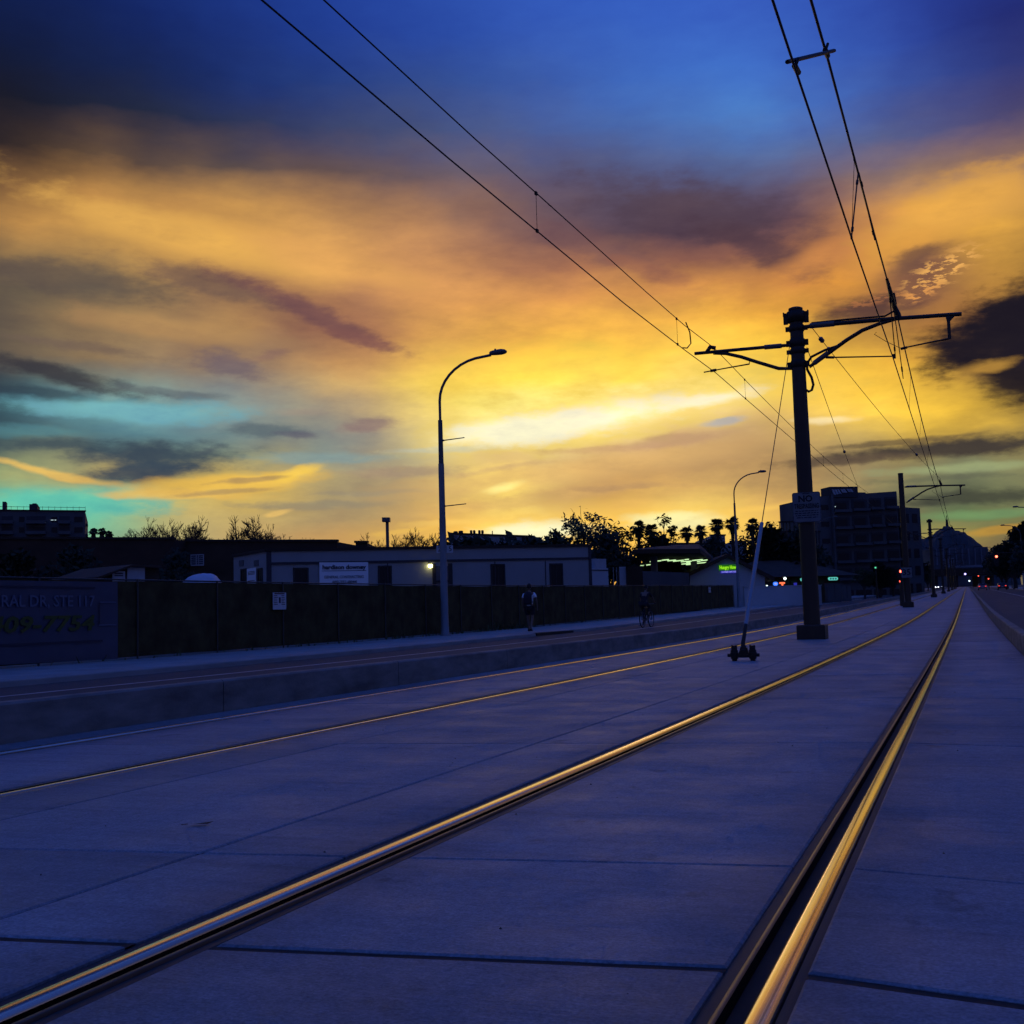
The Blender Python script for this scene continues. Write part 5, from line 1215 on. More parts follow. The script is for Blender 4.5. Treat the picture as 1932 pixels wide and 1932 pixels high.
for x in range(1766, 1864, 12): pT.panel('rib', 'stadium_pale', x, 1035, x + 1.2, 1066, 0, 2, stt)
a0, a1, b0, b1 = pT.rect(1845, 1029, 1860, 1033); pT.slab(MB(), a0, a1, b0, b1, -10, -8).build('light_gantry', 'hill', stt)
ov = thing('overpass', 'dark overpass across the far end of the street', 'bridge', (0, 0, 0)); pO = Plane(at(1730, 1090, dep=560), at(1880, 1090, dep=560))
a0, a1, b0, b1 = pO.rect(1730, 1073, 1880, 1086); pO.slab(MB(), a0, a1, b0, b1, -12, 0).build('deck', 'wall_dark', ov)
for x in (1738, 1768, 1806, 1850, 1874): 
    a0, a1, b0, b1 = pO.rect(x, 1086, x + 5, 1112); pO.slab(MB(), a0, a1, g(545) - 1, b1, -10, -2).build('pier', 'wall_dark', ov)

# ------------------------------------------------------------------ trees
def leafy_meshes(seed, h, r, trunk_h, lobes=7, leaves=1500, size=.28, gap=.25):
    """crown = leaf faces scattered over several uneven clumps; trunk = tapered limbs"""
    q = random.Random(seed); tr = MB(); cr = MB()
    cl = []
    for k in range(lobes):
        a = q.uniform(0, 6.28); d = r * q.uniform(.15, .72); z = trunk_h + (h - trunk_h) * q.uniform(.22, .84)
        cl.append((Vector((math.cos(a) * d, math.sin(a) * d, z)), r * q.uniform(.28, .52)))
    cl.append((Vector((0, 0, h - r * .35)), r * .38))
    top = Vector((0, 0, trunk_h))
    tr.tube([(0, 0, -.2), (.05 * r, 0, trunk_h * .5), top], [r * .07 + .06, r * .055 + .04, r * .045 + .03], 8)
    for c, cr_ in cl:
        mid = top.lerp(c, .5) + Vector((q.uniform(-.2, .2), q.uniform(-.2, .2), .1)) * r * .3
        tr.tube([top - Vector((0, 0, .1)), mid, c], [r * .035 + .03, r * .02 + .02, .02], 6, cap=False)
        for _ in range(4):
            e = c + Vector((q.gauss(0, 1), q.gauss(0, 1), q.gauss(0, .8))).normalized() * cr_ * q.uniform(.8, 1.15)
            tr.tube([c.lerp(mid, .3), c.lerp(e, .6), e], [.03, .02, .008], 4, cap=False)
    for _ in range(leaves):
        c, cr_ = q.choice(cl)
        d = Vector((q.gauss(0, 1), q.gauss(0, 1), q.gauss(0, 1))).normalized() * cr_ * (q.random() ** .45) * q.uniform(.8, 1.18)
        d.z *= .8
        if math.sin(c.x * 3 + d.x * 2.1 / max(r * .2, .2) + d.z * 2.7 / max(r * .2, .2)) > 1 - gap * 2: continue
        p = c + d; s = size * q.uniform(.5, 1.25)
        u = Vector((q.gauss(0, 1), q.gauss(0, 1), q.gauss(0, 1))).normalized(); w = u.orthogonal().normalized()
        cr.add([p - u * s, p + w * s * .45, p + u * s, p - w * s * .45], [(0, 1, 2, 3)])
    return tr.mesh('trunk'), cr.mesh('crown')
TREES = {}
def tree(kind, P, label, scale=1.0, rz=0.0, group=None, leafmat='leaf', name='leafy_tree'):
    if kind not in TREES:
        TREES[kind] = leafy_meshes(*KINDS[kind])
    tm, cm = TREES[kind]
    t = thing(name, label, 'tree', P, rz, group); t.scale = (scale,) * 3
    for nme, me, mt in (('trunk', tm, 'bark'), ('crown', cm, leafmat)):
        if not me.materials: me.materials.append(M[mt])
        link(bpy.data.objects.new(nme, me), t)
    return t
KINDS = {'broad': (3, 9.0, 4.6, 2.6, 10, 2600, .23, .40), 'thick': (8, 7.5, 4.2, 1.6, 10, 3400, .34, .10), 'tall': (12, 10.5, 2.5, 3.2, 7, 1300, .25, .30), 'round': (19, 7.0, 3.4, 2.0, 8, 1700, .24, .25), 'bush': (23, 3.0, 2.0, .4, 7, 1200, .20, .12)}
def tree_px(kind, px, ytop, dep, label, group=None, leafmat='leaf', rz=None, wscale=1.0):
    """stand a tree at a place measured on the photograph, its height from the row of its top"""
    P = at(px, 1100, dep=dep); z = g(P.y) if P.x > -17 else g(P.y) - .05
    h = at(px, ytop, dep=dep).z - z; k = h / KINDS[kind][1]
    t = tree(kind, (P.x, P.y, z), label, k, rng.uniform(0, 6.28) if rz is None else rz, group, leafmat)
    t.scale = (k * wscale, k * wscale, k)
    return t
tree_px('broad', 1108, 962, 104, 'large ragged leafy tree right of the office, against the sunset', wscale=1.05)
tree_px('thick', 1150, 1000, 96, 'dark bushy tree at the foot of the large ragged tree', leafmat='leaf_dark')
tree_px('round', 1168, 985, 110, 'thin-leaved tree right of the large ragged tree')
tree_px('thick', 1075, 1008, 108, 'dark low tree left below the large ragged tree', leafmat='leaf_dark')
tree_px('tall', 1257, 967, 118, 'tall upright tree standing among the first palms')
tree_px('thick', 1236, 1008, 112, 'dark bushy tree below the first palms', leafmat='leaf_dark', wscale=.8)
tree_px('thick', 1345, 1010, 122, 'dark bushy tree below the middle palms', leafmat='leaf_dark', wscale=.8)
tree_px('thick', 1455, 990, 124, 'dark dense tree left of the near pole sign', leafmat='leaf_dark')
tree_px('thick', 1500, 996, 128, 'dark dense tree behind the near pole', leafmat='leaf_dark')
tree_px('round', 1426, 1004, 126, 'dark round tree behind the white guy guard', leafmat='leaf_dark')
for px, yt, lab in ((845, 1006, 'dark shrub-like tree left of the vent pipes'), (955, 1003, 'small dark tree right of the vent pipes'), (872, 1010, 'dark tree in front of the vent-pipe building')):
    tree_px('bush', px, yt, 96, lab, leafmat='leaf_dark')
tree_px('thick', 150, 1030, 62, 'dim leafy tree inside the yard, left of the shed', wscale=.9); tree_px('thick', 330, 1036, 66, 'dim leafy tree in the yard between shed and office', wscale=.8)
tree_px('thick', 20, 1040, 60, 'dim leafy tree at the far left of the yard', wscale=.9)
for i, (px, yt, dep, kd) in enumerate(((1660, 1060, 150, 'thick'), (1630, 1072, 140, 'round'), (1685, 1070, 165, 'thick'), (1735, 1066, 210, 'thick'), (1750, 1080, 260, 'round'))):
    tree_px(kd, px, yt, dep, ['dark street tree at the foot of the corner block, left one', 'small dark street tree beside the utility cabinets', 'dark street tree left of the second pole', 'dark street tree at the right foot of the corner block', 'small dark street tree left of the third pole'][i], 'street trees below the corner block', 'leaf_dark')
for i, (X_, Y_, h_, kd) in enumerate(((10.2, 205, 10.6, 'thick'), (10.4, 232, 11.0, 'thick'), (10.9, 180, 9.0, 'thick'), (12.0, 160, 8.0, 'thick'), (9.4, 262, 11.0, 'thick'), (9.0, 300, 10.5, 'thick'), (9.0, 345, 10.0, 'thick'))):
    k = h_ / KINDS[kd][1]; tree(kd, (X_, Y_, g(Y_)), ['dark tree on the right pavement, tallest of the row', 'dark tree on the right pavement behind the red signal', 'dark tree on the right pavement near the palm', 'dark tree at the right picture edge', 'dark tree on the right pavement, fourth from the edge', 'dark tree on the right pavement, fifth from the edge', 'farthest dark tree of the right-hand row'][i], k, rng.uniform(0, 6), 'trees along the right pavement', 'leaf_dark')
for i, X_ in enumerate((-64, -46, -30, -18, 14, 30, 48)):
    Y_ = 470 + 12 * (i % 3); tree('thick', (X_, Y_, g(Y_)), ['leftmost', 'second', 'third', 'fourth', 'fifth', 'sixth', 'rightmost'][i] + ' tree of the dark row closing the street', 1.5 + .25 * (i % 2), i * 1.3, 'far trees closing the street', 'leaf_dark')

# bare desert trees
def bare_mesh(seed, h, spread):
    q = random.Random(seed); tr = MB(); tw = MB()
    def grow(p, d, L, r_, depth):
        e = p + d * L; m = p.lerp(e, .5) + Vector((q.gauss(0, 1), q.gauss(0, 1), q.gauss(0, 1))) * L * .07
        r_ = max(r_, .016)
        (tr if depth < 2 else tw).tube([p, m, e], [r_, r_ * .85, r_ * .7], 5 if depth < 2 else 3, cap=False, smooth=False)
        if depth >= 6 or L < .12: return
        for _ in range(3 if depth < 5 else 4):
            nd_ = (d + Vector((q.gauss(0, 1), q.gauss(0, 1), q.gauss(0, .65) + .12)) * spread).normalized()
            grow(e if q.random() < .7 else m, nd_, L * q.uniform(.62, .84), r_ * .6, depth + 1)
    for _ in range(4):
        grow(Vector((0, 0, 0)), Vector((q.gauss(0, .4), q.gauss(0, .4), 1)).normalized(), h * .27, h * .024, 0)
    return tr.mesh('trunk'), tw.mesh('twigs')
BARE = {}
def bare(kind, px, ytop, dep, label, sc=1.0):
    if kind not in BARE: BARE[kind] = bare_mesh(kind, 7.0, .52)
    tm, cm = BARE[kind]; P = at(px, 1100, dep=dep); z = g(P.y)
    top = max(v.co.z for v in cm.vertices); k = (at(px, ytop, dep=dep).z - z) / top
    t = thing('bare_tree', label, 'tree', (P.x, P.y, z), rng.uniform(0, 6), 'thin bare trees on the skyline'); t.scale = (k * sc * .8, k * sc * .8, k)
    for nme, me, mt in (('trunk', tm, 'bark'), ('twigs', cm, 'twig')):
        if not me.materials: me.materials.append(M[mt])
        link(bpy.data.objects.new(nme, me), t)
for (kd, px, yt, dep, lab, sc) in ((31, 266, 972, 100, 'thin bare tree over the far-left warehouse roof', 1.0), (32, 348, 974, 98, 'thin bare tree in the notch between the two warehouses', .95), (33, 446, 973, 100, 'left of the twin bare trees over the warehouse roof', 1.0), (34, 530, 970, 100, 'right of the twin bare trees over the warehouse roof', 1.1),
                                   (33, 716, 1003, 104, 'low bare tree left of the car park lamp', .9), (31, 757, 1008, 104, 'low bare tree right of the car park lamp', .8), (32, 797, 993, 104, 'bare tree left of the tall street lamp', .9), (34, 905, 1000, 125, 'bare tree among the vent pipes', .8)):
    bare(kd, px, yt, dep, lab, sc)

# palms
def palm_meshes(seed, h, n=42, L=0.86):
    q = random.Random(seed); tr = MB(); cr = MB()
    tr.tube([(0, 0, -.2), (.06, 0, h * .3), (.02, .05, h * .7), (0, 0, h)], [.26, .19, .17, .22], 8)
    for k in range(n):
        a = q.uniform(0, 6.283); e = math.asin(q.uniform(-.75, 1.0)); l_ = L * q.uniform(.8, 1.2)
        v = Vector((math.cos(a) * math.cos(e), math.sin(a) * math.cos(e), math.sin(e)))
        side = Vector((-math.sin(a), math.cos(a), 0)); upn = side.cross(v)
        b = Vector((0, 0, h + .1)) + v * l_ * .42
        cr.tube([(0, 0, h), b], [.03, .02], 3, cap=False, smooth=False)
        nf_ = 11
        for f_ in range(nf_):                              # stiff fan of pointed fingers, tips drooping
            th = (f_ / (nf_ - 1) - .5) * 2.5
            d = v * math.cos(th) + side * math.sin(th)
            tip = b + d * l_ * (.78 - .10 * abs(th)) + Vector((0, 0, -.10 - .05 * abs(th))); md = b + d * l_ * .42; w = (d.cross(upn)).normalized() * .065
            cr.add([b, md + w, tip, md - w], [(0, 1, 2, 3)])
    for k in range(18):                                    # skirt of dead fronds
        a = 6.283 * k / 18; d = Vector((math.cos(a), math.sin(a), 0)); b = Vector((0, 0, h - .1)) + d * .15; tip = b + d * q.uniform(.2, .4) * L + Vector((0, 0, -q.uniform(.7, 1.2) * L)); w = Vector((-d.y, d.x, 0)) * .12 * L
        cr.add([b - w, b + w, tip + w * .4, tip - w], [(0, 1, 2, 3)])
    return tr.mesh('trunk'), cr.mesh('fronds')
PALM = {k: palm_meshes(40 + k, 9.0) for k in range(3)}
PALM[3] = palm_meshes(47, 9.0, 30, .42)
def palm(kind, px, ycrown, dep, label, group='fan palms on the skyline', X=None, Y=None):
    P = at(px, 1100, dep=dep) if X is None else Vector((X, Y, 0)); z = g(P.y); tm, cm = PALM[kind]
    zt = at(px, ycrown, dep=dep).z if X is None else z + dep
    k = (zt - z) / 9.9; t = thing('fan_palm', label, 'palm tree', (P.x, P.y, z), rng.uniform(0, 6), group); t.scale = (max(k, .8), max(k, .8), k)
    for nme, me, mt in (('trunk', tm, 'bark'), ('fronds', cm, 'palm_leaf')):
        if not me.materials: me.materials.append(M[mt])
        link(bpy.data.objects.new(nme, me), t)
for i, (px, yc, dep, lab) in enumerate(((176, 988, 185, 'left of the small far palm pair beside the apartment block'), (192, 988, 185, 'right of the small far palm pair beside the apartment block'), (205, 994, 190, 'tiny palm right of the far palm pair'),
        (1208, 980, 112, 'broad fan palm left of the tall upright tree'), (1233, 987, 116, 'fan palm touching the tall upright tree'), (1300, 991, 122, 'small fan palm right of the tall upright tree'), (1326, 989, 124, 'second small fan palm right of the tall upright tree'),
        (1358, 977, 124, 'tall fan palm left of the second street lamp'), (1387, 974, 124, 'tall fan palm behind the second street lamp'), (1424, 976, 122, 'tall fan palm beside the white guy guard'), (1048, 1000, 118, 'small dark palm at the left edge of the large ragged tree'))):
    palm(3 if i < 3 else i % 3, px, yc, dep, lab)
palm(1, 0, 0, 11.5, 'fan palm above the trees at the right edge', 'fan palms on the right pavement', X=9.6, Y=205); palm(2, 0, 0, 10.6, 'smaller fan palm beside the right-edge palm', 'fan palms on the right pavement', X=10.9, Y=214)

# weeds along the fence foot, pebbles on the track
q = random.Random(5); m_ = MB()
for _ in range(420):
    y = q.choice([q.uniform(28, 46), q.uniform(36, 75), q.uniform(41, 47), q.uniform(14, 80)]); x = FX + q.uniform(.08, .42); hh = q.uniform(.05, .22) * (2.4 if 42 < y < 46 and q.random() < .5 else 1)
    a = q.uniform(0, 6.28); b = Vector((x, y, g(y) - .03)); d = Vector((math.cos(a), math.sin(a), 0)); tip = b + d * hh * .6 + Vector((0, 0, hh)); w = Vector((-d.y, d.x, 0)) * .022
    m_.add([b - w, b + w, b.lerp(tip, .6) + w * .8, tip, b.lerp(tip, .6) - w * .8], [(0, 1, 2, 3, 4)])
tag(m_.build('weeds', 'weed'), 'low dry weeds along the foot of the dark fence', 'weeds', kind='stuff')
m_ = MB()
for _ in range(160):
    x, y = q.uniform(-6.1, .6), q.uniform(2.2, 22); r_ = q.uniform(.002, .006)
    if min(abs(x - v) for v in (-.45, -1.89, -4.42, -5.86)) < .14: continue
    m_.add([(x - r_, y, g(y)), (x, y - r_, g(y)), (x + r_, y, g(y)), (x, y + r_, g(y)), (x, y, g(y) + r_)], [(0, 1, 4), (1, 2, 4), (2, 3, 4), (3, 0, 4)])
tag(m_.build('grit', 'dirt'), 'scattered grit on the concrete track bed', 'grit', kind='stuff')
P = at(378, 1556, Z=.004); t = thing('fallen_leaf', 'dark fallen leaf lying on the concrete between the tracks', 'leaf', P, R(20))
MB().add([(-.05, 0, .003), (-.02, -.012, .006), (.03, -.010, .004), (.055, .004, .012), (.02, .014, .003), (-.02, .012, .002)], [(0, 1, 2, 3, 4, 5)]).build('blade', 'sealant', t)
MB().tube([(-.05, 0, .004), (-.075, -.004, .003)], .0015, 4).build('stalk', 'sealant', t)
P = at(1047, 1197, X=-14.3); t = thing('storm_drain', 'dark storm drain opening in the pavement kerb', 'drain', (P.x, P.y, g(P.y)))
MB().box(-.03, .05, -2.0, 2.0, -.125, -.035).build('opening', 'ink_black', t); MB().box(-.06, .03, -2.1, 2.1, -.03, -.012).build('lintel', 'kerb_concrete', t)

# ------------------------------------------------------------------ people
def skin_mesh(name, verts, edges, radii, root, mt, parent, sub=2, smooth=True):
    me = bpy.data.meshes.new(name); me.from_pydata(verts, edges, []); o = bpy.data.objects.new(name, me); link(o, parent)
    sk = o.modifiers.new('skin', 'SKIN'); sk.use_smooth_shade = True; sk.branch_smoothing = .6
    for i, v in enumerate(me.skin_vertices[0].data if me.skin_vertices else []): pass
    if not me.skin_vertices:
        import bmesh
        bm = bmesh.new(); bm.from_mesh(me); bm.verts.layers.skin.verify(); bm.to_mesh(me); bm.free()
    for i, v in enumerate(me.skin_vertices[0].data):
        r_ = radii[i]; v.radius = r_ if isinstance(r_, tuple) else (r_, r_); v.use_root = (i == root)
    ss = o.modifiers.new('sub', 'SUBSURF'); ss.levels = sub; ss.render_levels = sub
    me.materials.append(M[mt]); return o
def hand(parent, wrist, dirv, side, palm_n, mt='skin', curl=.5):
    """palm and five unequal fingers hanging from a wrist"""
    d = Vector(dirv).normalized(); n = Vector(palm_n).normalized(); s = d.cross(n).normalized()
    w = Vector(wrist); v = [w, w + d * .045, w + d * .085]; e = [(0, 1), (1, 2)]; r_ = [.020, (.030, .017), (.034, .014)]
    for k, (off, L_) in enumerate(((-.030, .062), (-.010, .075), (.010, .070), (.028, .055))):
        b = w + d * .088 + s * off; i = len(v); c1 = b + d * L_ * .5 + n * L_ * .12 * curl; c2 = c1 + (d * (1 - curl * .6) + n * curl).normalized() * L_ * .5
        v += [b, c1, c2]; e += [(2, i), (i, i + 1), (i + 1, i + 2)]; r_ += [.009, .0085, .007]
    b = w + d * .03 - s * .028; i = len(v); v += [b, b + (d * .6 - s * .5 + n * .3).normalized() * .035, b + (d * .9 - s * .3 + n * .5).normalized() * .065]; e += [(1, i), (i, i + 1), (i + 1, i + 2)]; r_ += [.012, .010, .008]
    return skin_mesh('hand', v, e, r_, 1, mt, parent, 1)
def head(parent, c, fdir, hairmat='hair'):
    """skull with jaw, nose, ears, eyes; hair cap"""
    f = Vector(fdir).normalized(); up = Vector((0, 0, 1)); s = f.cross(up).normalized(); c = Vector(c)
    def shell(name, mt, kx, ky, kz, off, cond=None, jaw=True):
        m_ = MB(); n1, n2 = 16, 12; vs = []
        for j in range(n2 + 1):
            ph = math.pi * j / n2 - math.pi / 2
            for i in range(n1):
                a = 2 * math.pi * i / n1; x, y, z = math.cos(ph) * math.cos(a), math.cos(ph) * math.sin(a), math.sin(ph)
                wj = 1.0 - (.22 * max(0, -z - .1) if jaw else 0)
                vs.append(c + off + f * y * ky * wj + s * x * kx * wj + up * z * kz)
        fs = []
        for j in range(n2):
            for i in range(n1):
                q_ = (j * n1 + i, j * n1 + (i + 1) % n1, (j + 1) * n1 + (i + 1) % n1, (j + 1) * n1 + i)
                if cond is None or all(cond(vs[k] - c) for k in q_): fs.append(q_)
        return m_.add(vs, fs, True).build(name, mt, parent)
    shell('head', 'skin', .075, .095, .118, Vector((0, 0, 0)))
    shell('hair', hairmat, .083, .103, .122, up * .008 - f * .006, lambda d: d.dot(up) > .045 or (d.dot(f) < .02 and d.dot(up) > -.055), jaw=False)
    nz = MB().add([c + f * .092 + up * .012, c + f * .086 - s * .013 - up * .03, c + f * .086 + s * .013 - up * .03, c + f * .112 - up * .024], [(0, 1, 3), (0, 3, 2), (1, 2, 3)]); nz.build('nose', 'skin', parent)
    for k in (-1, 1):
        e = c + s * k * .074 - f * .005; MB().hexa([e + f * -.02 - up * .03, e + f * .015 - up * .03, e + f * .02 + up * .03, e - f * .022 + up * .03], [p + s * k * .012 for p in (e + f * -.02 - up * .03, e + f * .015 - up * .03, e + f * .02 + up * .03, e - f * .022 + up * .03)]).build('ear', 'skin', parent)
        p = c + f * .088 + s * k * .030 + up * .008; MB().lathe([(.004, -.004), (.010, -.002), (.010, .002), (.004, .004)], 8, tuple(p)).build('eye', 'ink_black', parent)
    p = c + f * .080 - up * .058; MB().hexa([p - s * .022 - up * .004, p + s * .022 - up * .004, p + s * .02 + f * .008, p - s * .02 + f * .008], [p - s * .022 + up * .004, p + s * .022 + up * .004, p + s * .02 + f * .008 + up * .004, p - s * .02 + f * .008 + up * .004]).build('mouth', 'ink_red', parent)

# walker seen from behind, on the pavement
W0 = (-15.12, 39.3, g(39.3) + .0)
t = thing('person', 'person in white shirt and dark shorts walking away with a dark backpack', 'person', W0, R(4))
# joints (x right, y walking direction, z up); left foot forward
J = dict(pel=(0, 0, .93), waist=(0, .005, 1.08), chest=(0, .01, 1.30), neck=(0, .01, 1.47), nk2=(0, .02, 1.56), lh=(-.10, 0, .90), rh=(.10, 0, .90), lk=(-.10, .12, .50), rk=(.09, .02, .50), la=(-.09, .14, .10), ra=(.08, -.16, .12), lt=(-.10, .29, .04), rt=(.09, -.05, .03),
         ls=(-.19, 0, 1.42), rs=(.19, 0, 1.42), le=(-.255, -.05, 1.14), re=(.265, .03, 1.14), lw=(-.26, .06, .90), rw=(.27, .12, .91))
ks = list(J); V = [J[k] for k in ks]; ix = {k: i for i, k in enumerate(ks)}
E_ = [(ix[a], ix[b]) for a, b in (('pel', 'waist'), ('waist', 'chest'), ('chest', 'neck'), ('neck', 'nk2'), ('pel', 'lh'), ('pel', 'rh'), ('lh', 'lk'), ('rh', 'rk'), ('lk', 'la'), ('rk', 'ra'), ('la', 'lt'), ('ra', 'rt'), ('chest', 'ls'), ('chest', 'rs'), ('ls', 'le'), ('rs', 're'), ('le', 'lw'), ('re', 'rw'))]
rad = dict(pel=(.14, .11), waist=(.13, .10), chest=(.15, .11), neck=(.06, .06), nk2=(.052, .055), lh=.085, rh=.085, lk=.058, rk=.058, la=.038, ra=.038, lt=.03, rt=.03, ls=.06, rs=.06, le=.040, re=.040, lw=.027, rw=.027)
skin_mesh('body', V, E_, [rad[k] for k in ks], ix['pel'], 'skin', t)
hand(t, J['lw'], (0, .1, -1), -1, (1, 0, 0)); hand(t, J['rw'], (0, .1, -1), 1, (-1, 0, 0))
head(t, (0, .04, 1.665), (0, 1, 0))
sv = [(0, 0, .90), (0, .005, 1.05), (0, .01, 1.30), (0, .01, 1.44), (-.18, 0, 1.425), (.18, 0, 1.425), (-.235, -.03, 1.24), (.24, .02, 1.24)]
skin_mesh('shirt', sv, [(0, 1), (1, 2), (2, 3), (2, 4), (2, 5), (4, 6), (5, 7)], [(.165, .125), (.155, .12), (.172, .128), (.085, .075), .078, .078, .068, .068], 1, 'shirt', t)
hv = [(0, 0, .94), (-.10, 0, .88), (.10, 0, .88), (-.105, .085, .60), (.10, .015, .60)]
skin_mesh('shorts', hv, [(0, 1), (0, 2), (1, 3), (2, 4)], [(.17, .13), .115, .115, .098, .098], 0, 'cloth_dark', t)
for a, b in (('la', 'lt'), ('ra', 'rt')):
    p, q_ = Vector(J[a]), Vector(J[b]); h = p + Vector((0, -.05, -.05)); h.z = max(h.z, .04)
    skin_mesh('shoe', [h, p + Vector((0, 0, -.03)), p.lerp(q_, .6), q_ + Vector((0, .02, 0))], [(0, 1), (1, 2), (2, 3)], [(.042, .042), .048, (.046, .036), (.040, .028)], 1, 'shoe', t, 1)
bp = MB(); ring = []
for z, w, d in ((1.00, .13, .12), (1.04, .155, .15), (1.22, .16, .17), (1.38, .145, .14), (1.46, .10, .08), (1.48, .05, .05)):
    ring.append([(w * math.copysign(abs(math.cos(a)) ** .6, math.cos(a)), -.13 - d * .5 + d * .55 * math.copysign(abs(math.sin(a)) ** .6, math.sin(a)), z) for a in [2 * math.pi * k / 14 for k in range(14)]])
vs = [p for r_ in ring for p in r_]; bp.add(vs, [(j * 14 + i, j * 14 + (i + 1) % 14, (j + 1) * 14 + (i + 1) % 14, (j + 1) * 14 + i) for j in range(5) for i in range(14)] + [tuple(range(14))[::-1], tuple(range(70, 84))], True)
pkk = thing('backpack', 'dark rounded backpack worn by the walking person', 'backpack', W0, R(4)); bp.build('bag', 'pack', pkk)
pk2 = MB()
for z, w in ((1.06, .10), (1.12, .115), (1.20, .11)): pass
MB().box(-.10, .10, -.305, -.285, 1.06, 1.22).build('pocket', 'pack', pkk)
for k in (-1, 1): MB().tube([(k * .09, -.13, 1.44), (k * .10, .0, 1.50), (k * .11, .12, 1.42), (k * .12, .13, 1.25), (k * .13, -.05, 1.08)], .016, 6).build('strap', 'pack', pkk)

# rider and bicycle at the road edge
BY = 47.0; BX = -12.75; B0 = (BX, BY, g(BY) - .128)
bk = thing('bicycle', 'dark bicycle ridden along the road edge before the fence', 'bicycle', B0, R(-5))
def wheel(y):
    w = MB(); n = 26; w.tube([(0, y + .335 * math.cos(2 * math.pi * k / n), .345 + .335 * math.sin(2 * math.pi * k / n)) for k in range(n + 1)], .021, 6, cap=False)
    o = w.build('wheel', 'tyre', bk)
    r_ = MB().tube([(0, y + .31 * math.cos(2 * math.pi * k / n), .345 + .31 * math.sin(2 * math.pi * k / n)) for k in range(n + 1)], .010, 5, cap=False); r_.build('rim', 'galvanised', o)
    s_ = MB()
    for k in range(14): a = 2 * math.pi * k / 14; s_.tube([(0, y, .345), (0, y + .31 * math.cos(a), .345 + .31 * math.sin(a))], .0018, 3, cap=False)
    s_.tube([(-.05, y, .345), (.05, y, .345)], .022, 8); s_.build('spokes', 'galvanised', o)
wheel(-.52); wheel(.53)
f = MB(); bb_ = (0, -.08, .29); st_ = (0, -.24, .82); hd = (0, .36, .84); hb = (0, .385, .72); ra_ = (0, -.52, .345); fa_ = (0, .53, .345)
for a, b, r_ in ((bb_, st_, .018), (st_, hd, .017), (hb, bb_, .02), (hd, hb, .02)): f.tube([a, b], r_, 7)
for s_ in (-.05, .05):
    f.tube([bb_, (s_, -.3, .32), (s_, -.52, .345)], .011, 6); f.tube([st_, (s_, -.4, .55), (s_, -.52, .345)], .010, 6); f.tube([hb, (s_, .44, .58), (s_, .53, .345)], .013, 6)
f.build('frame', 'bike_paint', bk)
MB().tube([st_, (0, -.265, .93)], .014, 6).build('seat_post', 'galvanised', bk)
MB().hexa([(-.07, -.40, .93), (.07, -.40, .93), (.018, -.13, .935), (-.018, -.13, .935)], [(-.065, -.39, .965), (.065, -.39, .965), (.016, -.14, .955), (-.016, -.14, .955)]).build('saddle', 'tyre', bk)
MB().tube([hd, (0, .345, .95), (0, .39, .985)], .014, 6).build('stem', 'galvanised', bk)
MB().tube([(-.29, .33, 1.0), (-.16, .37, .995), (0, .39, .985), (.16, .37, .995), (.29, .33, 1.0)], .012, 6).build('handlebar', 'galvanised', bk)
for s_ in (-1, 1): MB().tube([(s_ * .24, .345, 1.0), (s_ * .31, .325, 1.0)], .017, 6).build('grip', 'tyre', bk)
cr_ = MB().lathe([(.09, -.004), (.095, 0), (.09, .004)], 18); 
o = bpy.data.objects.new('chainring', cr_.mesh('chainring')); o.data.materials.append(M['galvanised']); o.location = (.055, -.08, .29); o.rotation_euler = (0, R(90), 0); link(o, bk)
MB().tube([(.07, -.08, .29), (.075, -.08, .46)], .010, 6).build('crank', 'galvanised', bk); MB().tube([(-.07, -.08, .29), (-.075, -.08, .12)], .010, 6).build('crank', 'galvanised', bk)
for (x, z) in ((.12, .46), (-.12, .12)): MB().box(x - .045, x + .045, -.12, -.04, z - .01, z + .01).build('pedal', 'tyre', bk)
rd = thing('person', 'person in dark clothes riding the bicycle along the fence', 'person', B0, R(-5))
J = dict(pel=(0, -.27, 1.03), waist=(0, -.22, 1.17), chest=(0, -.10, 1.37), neck=(0, -.02, 1.52), nk2=(0, .01, 1.59), lh=(-.09, -.25, 1.0), rh=(.09, -.25, 1.0), lk=(-.11, -.02, .62), rk=(.11, .12, .86), la=(-.11, -.10, .22), ra=(.11, -.08, .55), lt=(-.11, .04, .165), rt=(.11, .06, .50),
         ls=(-.18, -.06, 1.46), rs=(.18, -.06, 1.46), le=(-.27, .10, 1.23), re=(.27, .10, 1.23), lw=(-.275, .27, 1.05), rw=(.275, .27, 1.05))
V = [J[k] for k in ks]
skin_mesh('body', V, E_, [rad[k] for k in ks], ix['pel'], 'skin', rd)
for k in (-1, 1): hand(rd, (k * .275, .28, 1.045), (0, 1, -.25), k, (0, -.2, -1), curl=1.0)
head(rd, (0, .045, 1.695), (0, 1, .05))
sv = [(0, -.28, 1.02), (0, -.22, 1.16), (0, -.10, 1.36), (0, -.03, 1.49), (-.17, -.06, 1.465), (.17, -.06, 1.465), (-.255, .07, 1.27), (.255, .07, 1.27)]
skin_mesh('shirt', sv, [(0, 1), (1, 2), (2, 3), (2, 4), (2, 5), (4, 6), (5, 7)], [(.16, .125), (.15, .118), (.168, .125), (.08, .075), .075, .075, .062, .062], 1, 'cloth_dark', rd)
hv = [(0, -.27, 1.02), (-.09, -.24, .99), (.09, -.24, .99), (-.112, -.03, .64), (.112, .11, .87), (-.11, -.08, .34), (.11, -.06, .66)]
skin_mesh('trousers', hv, [(0, 1), (0, 2), (1, 3), (2, 4), (3, 5), (4, 6)], [(.165, .13), .105, .105, .072, .072, .055, .055], 0, 'cloth_dark', rd)
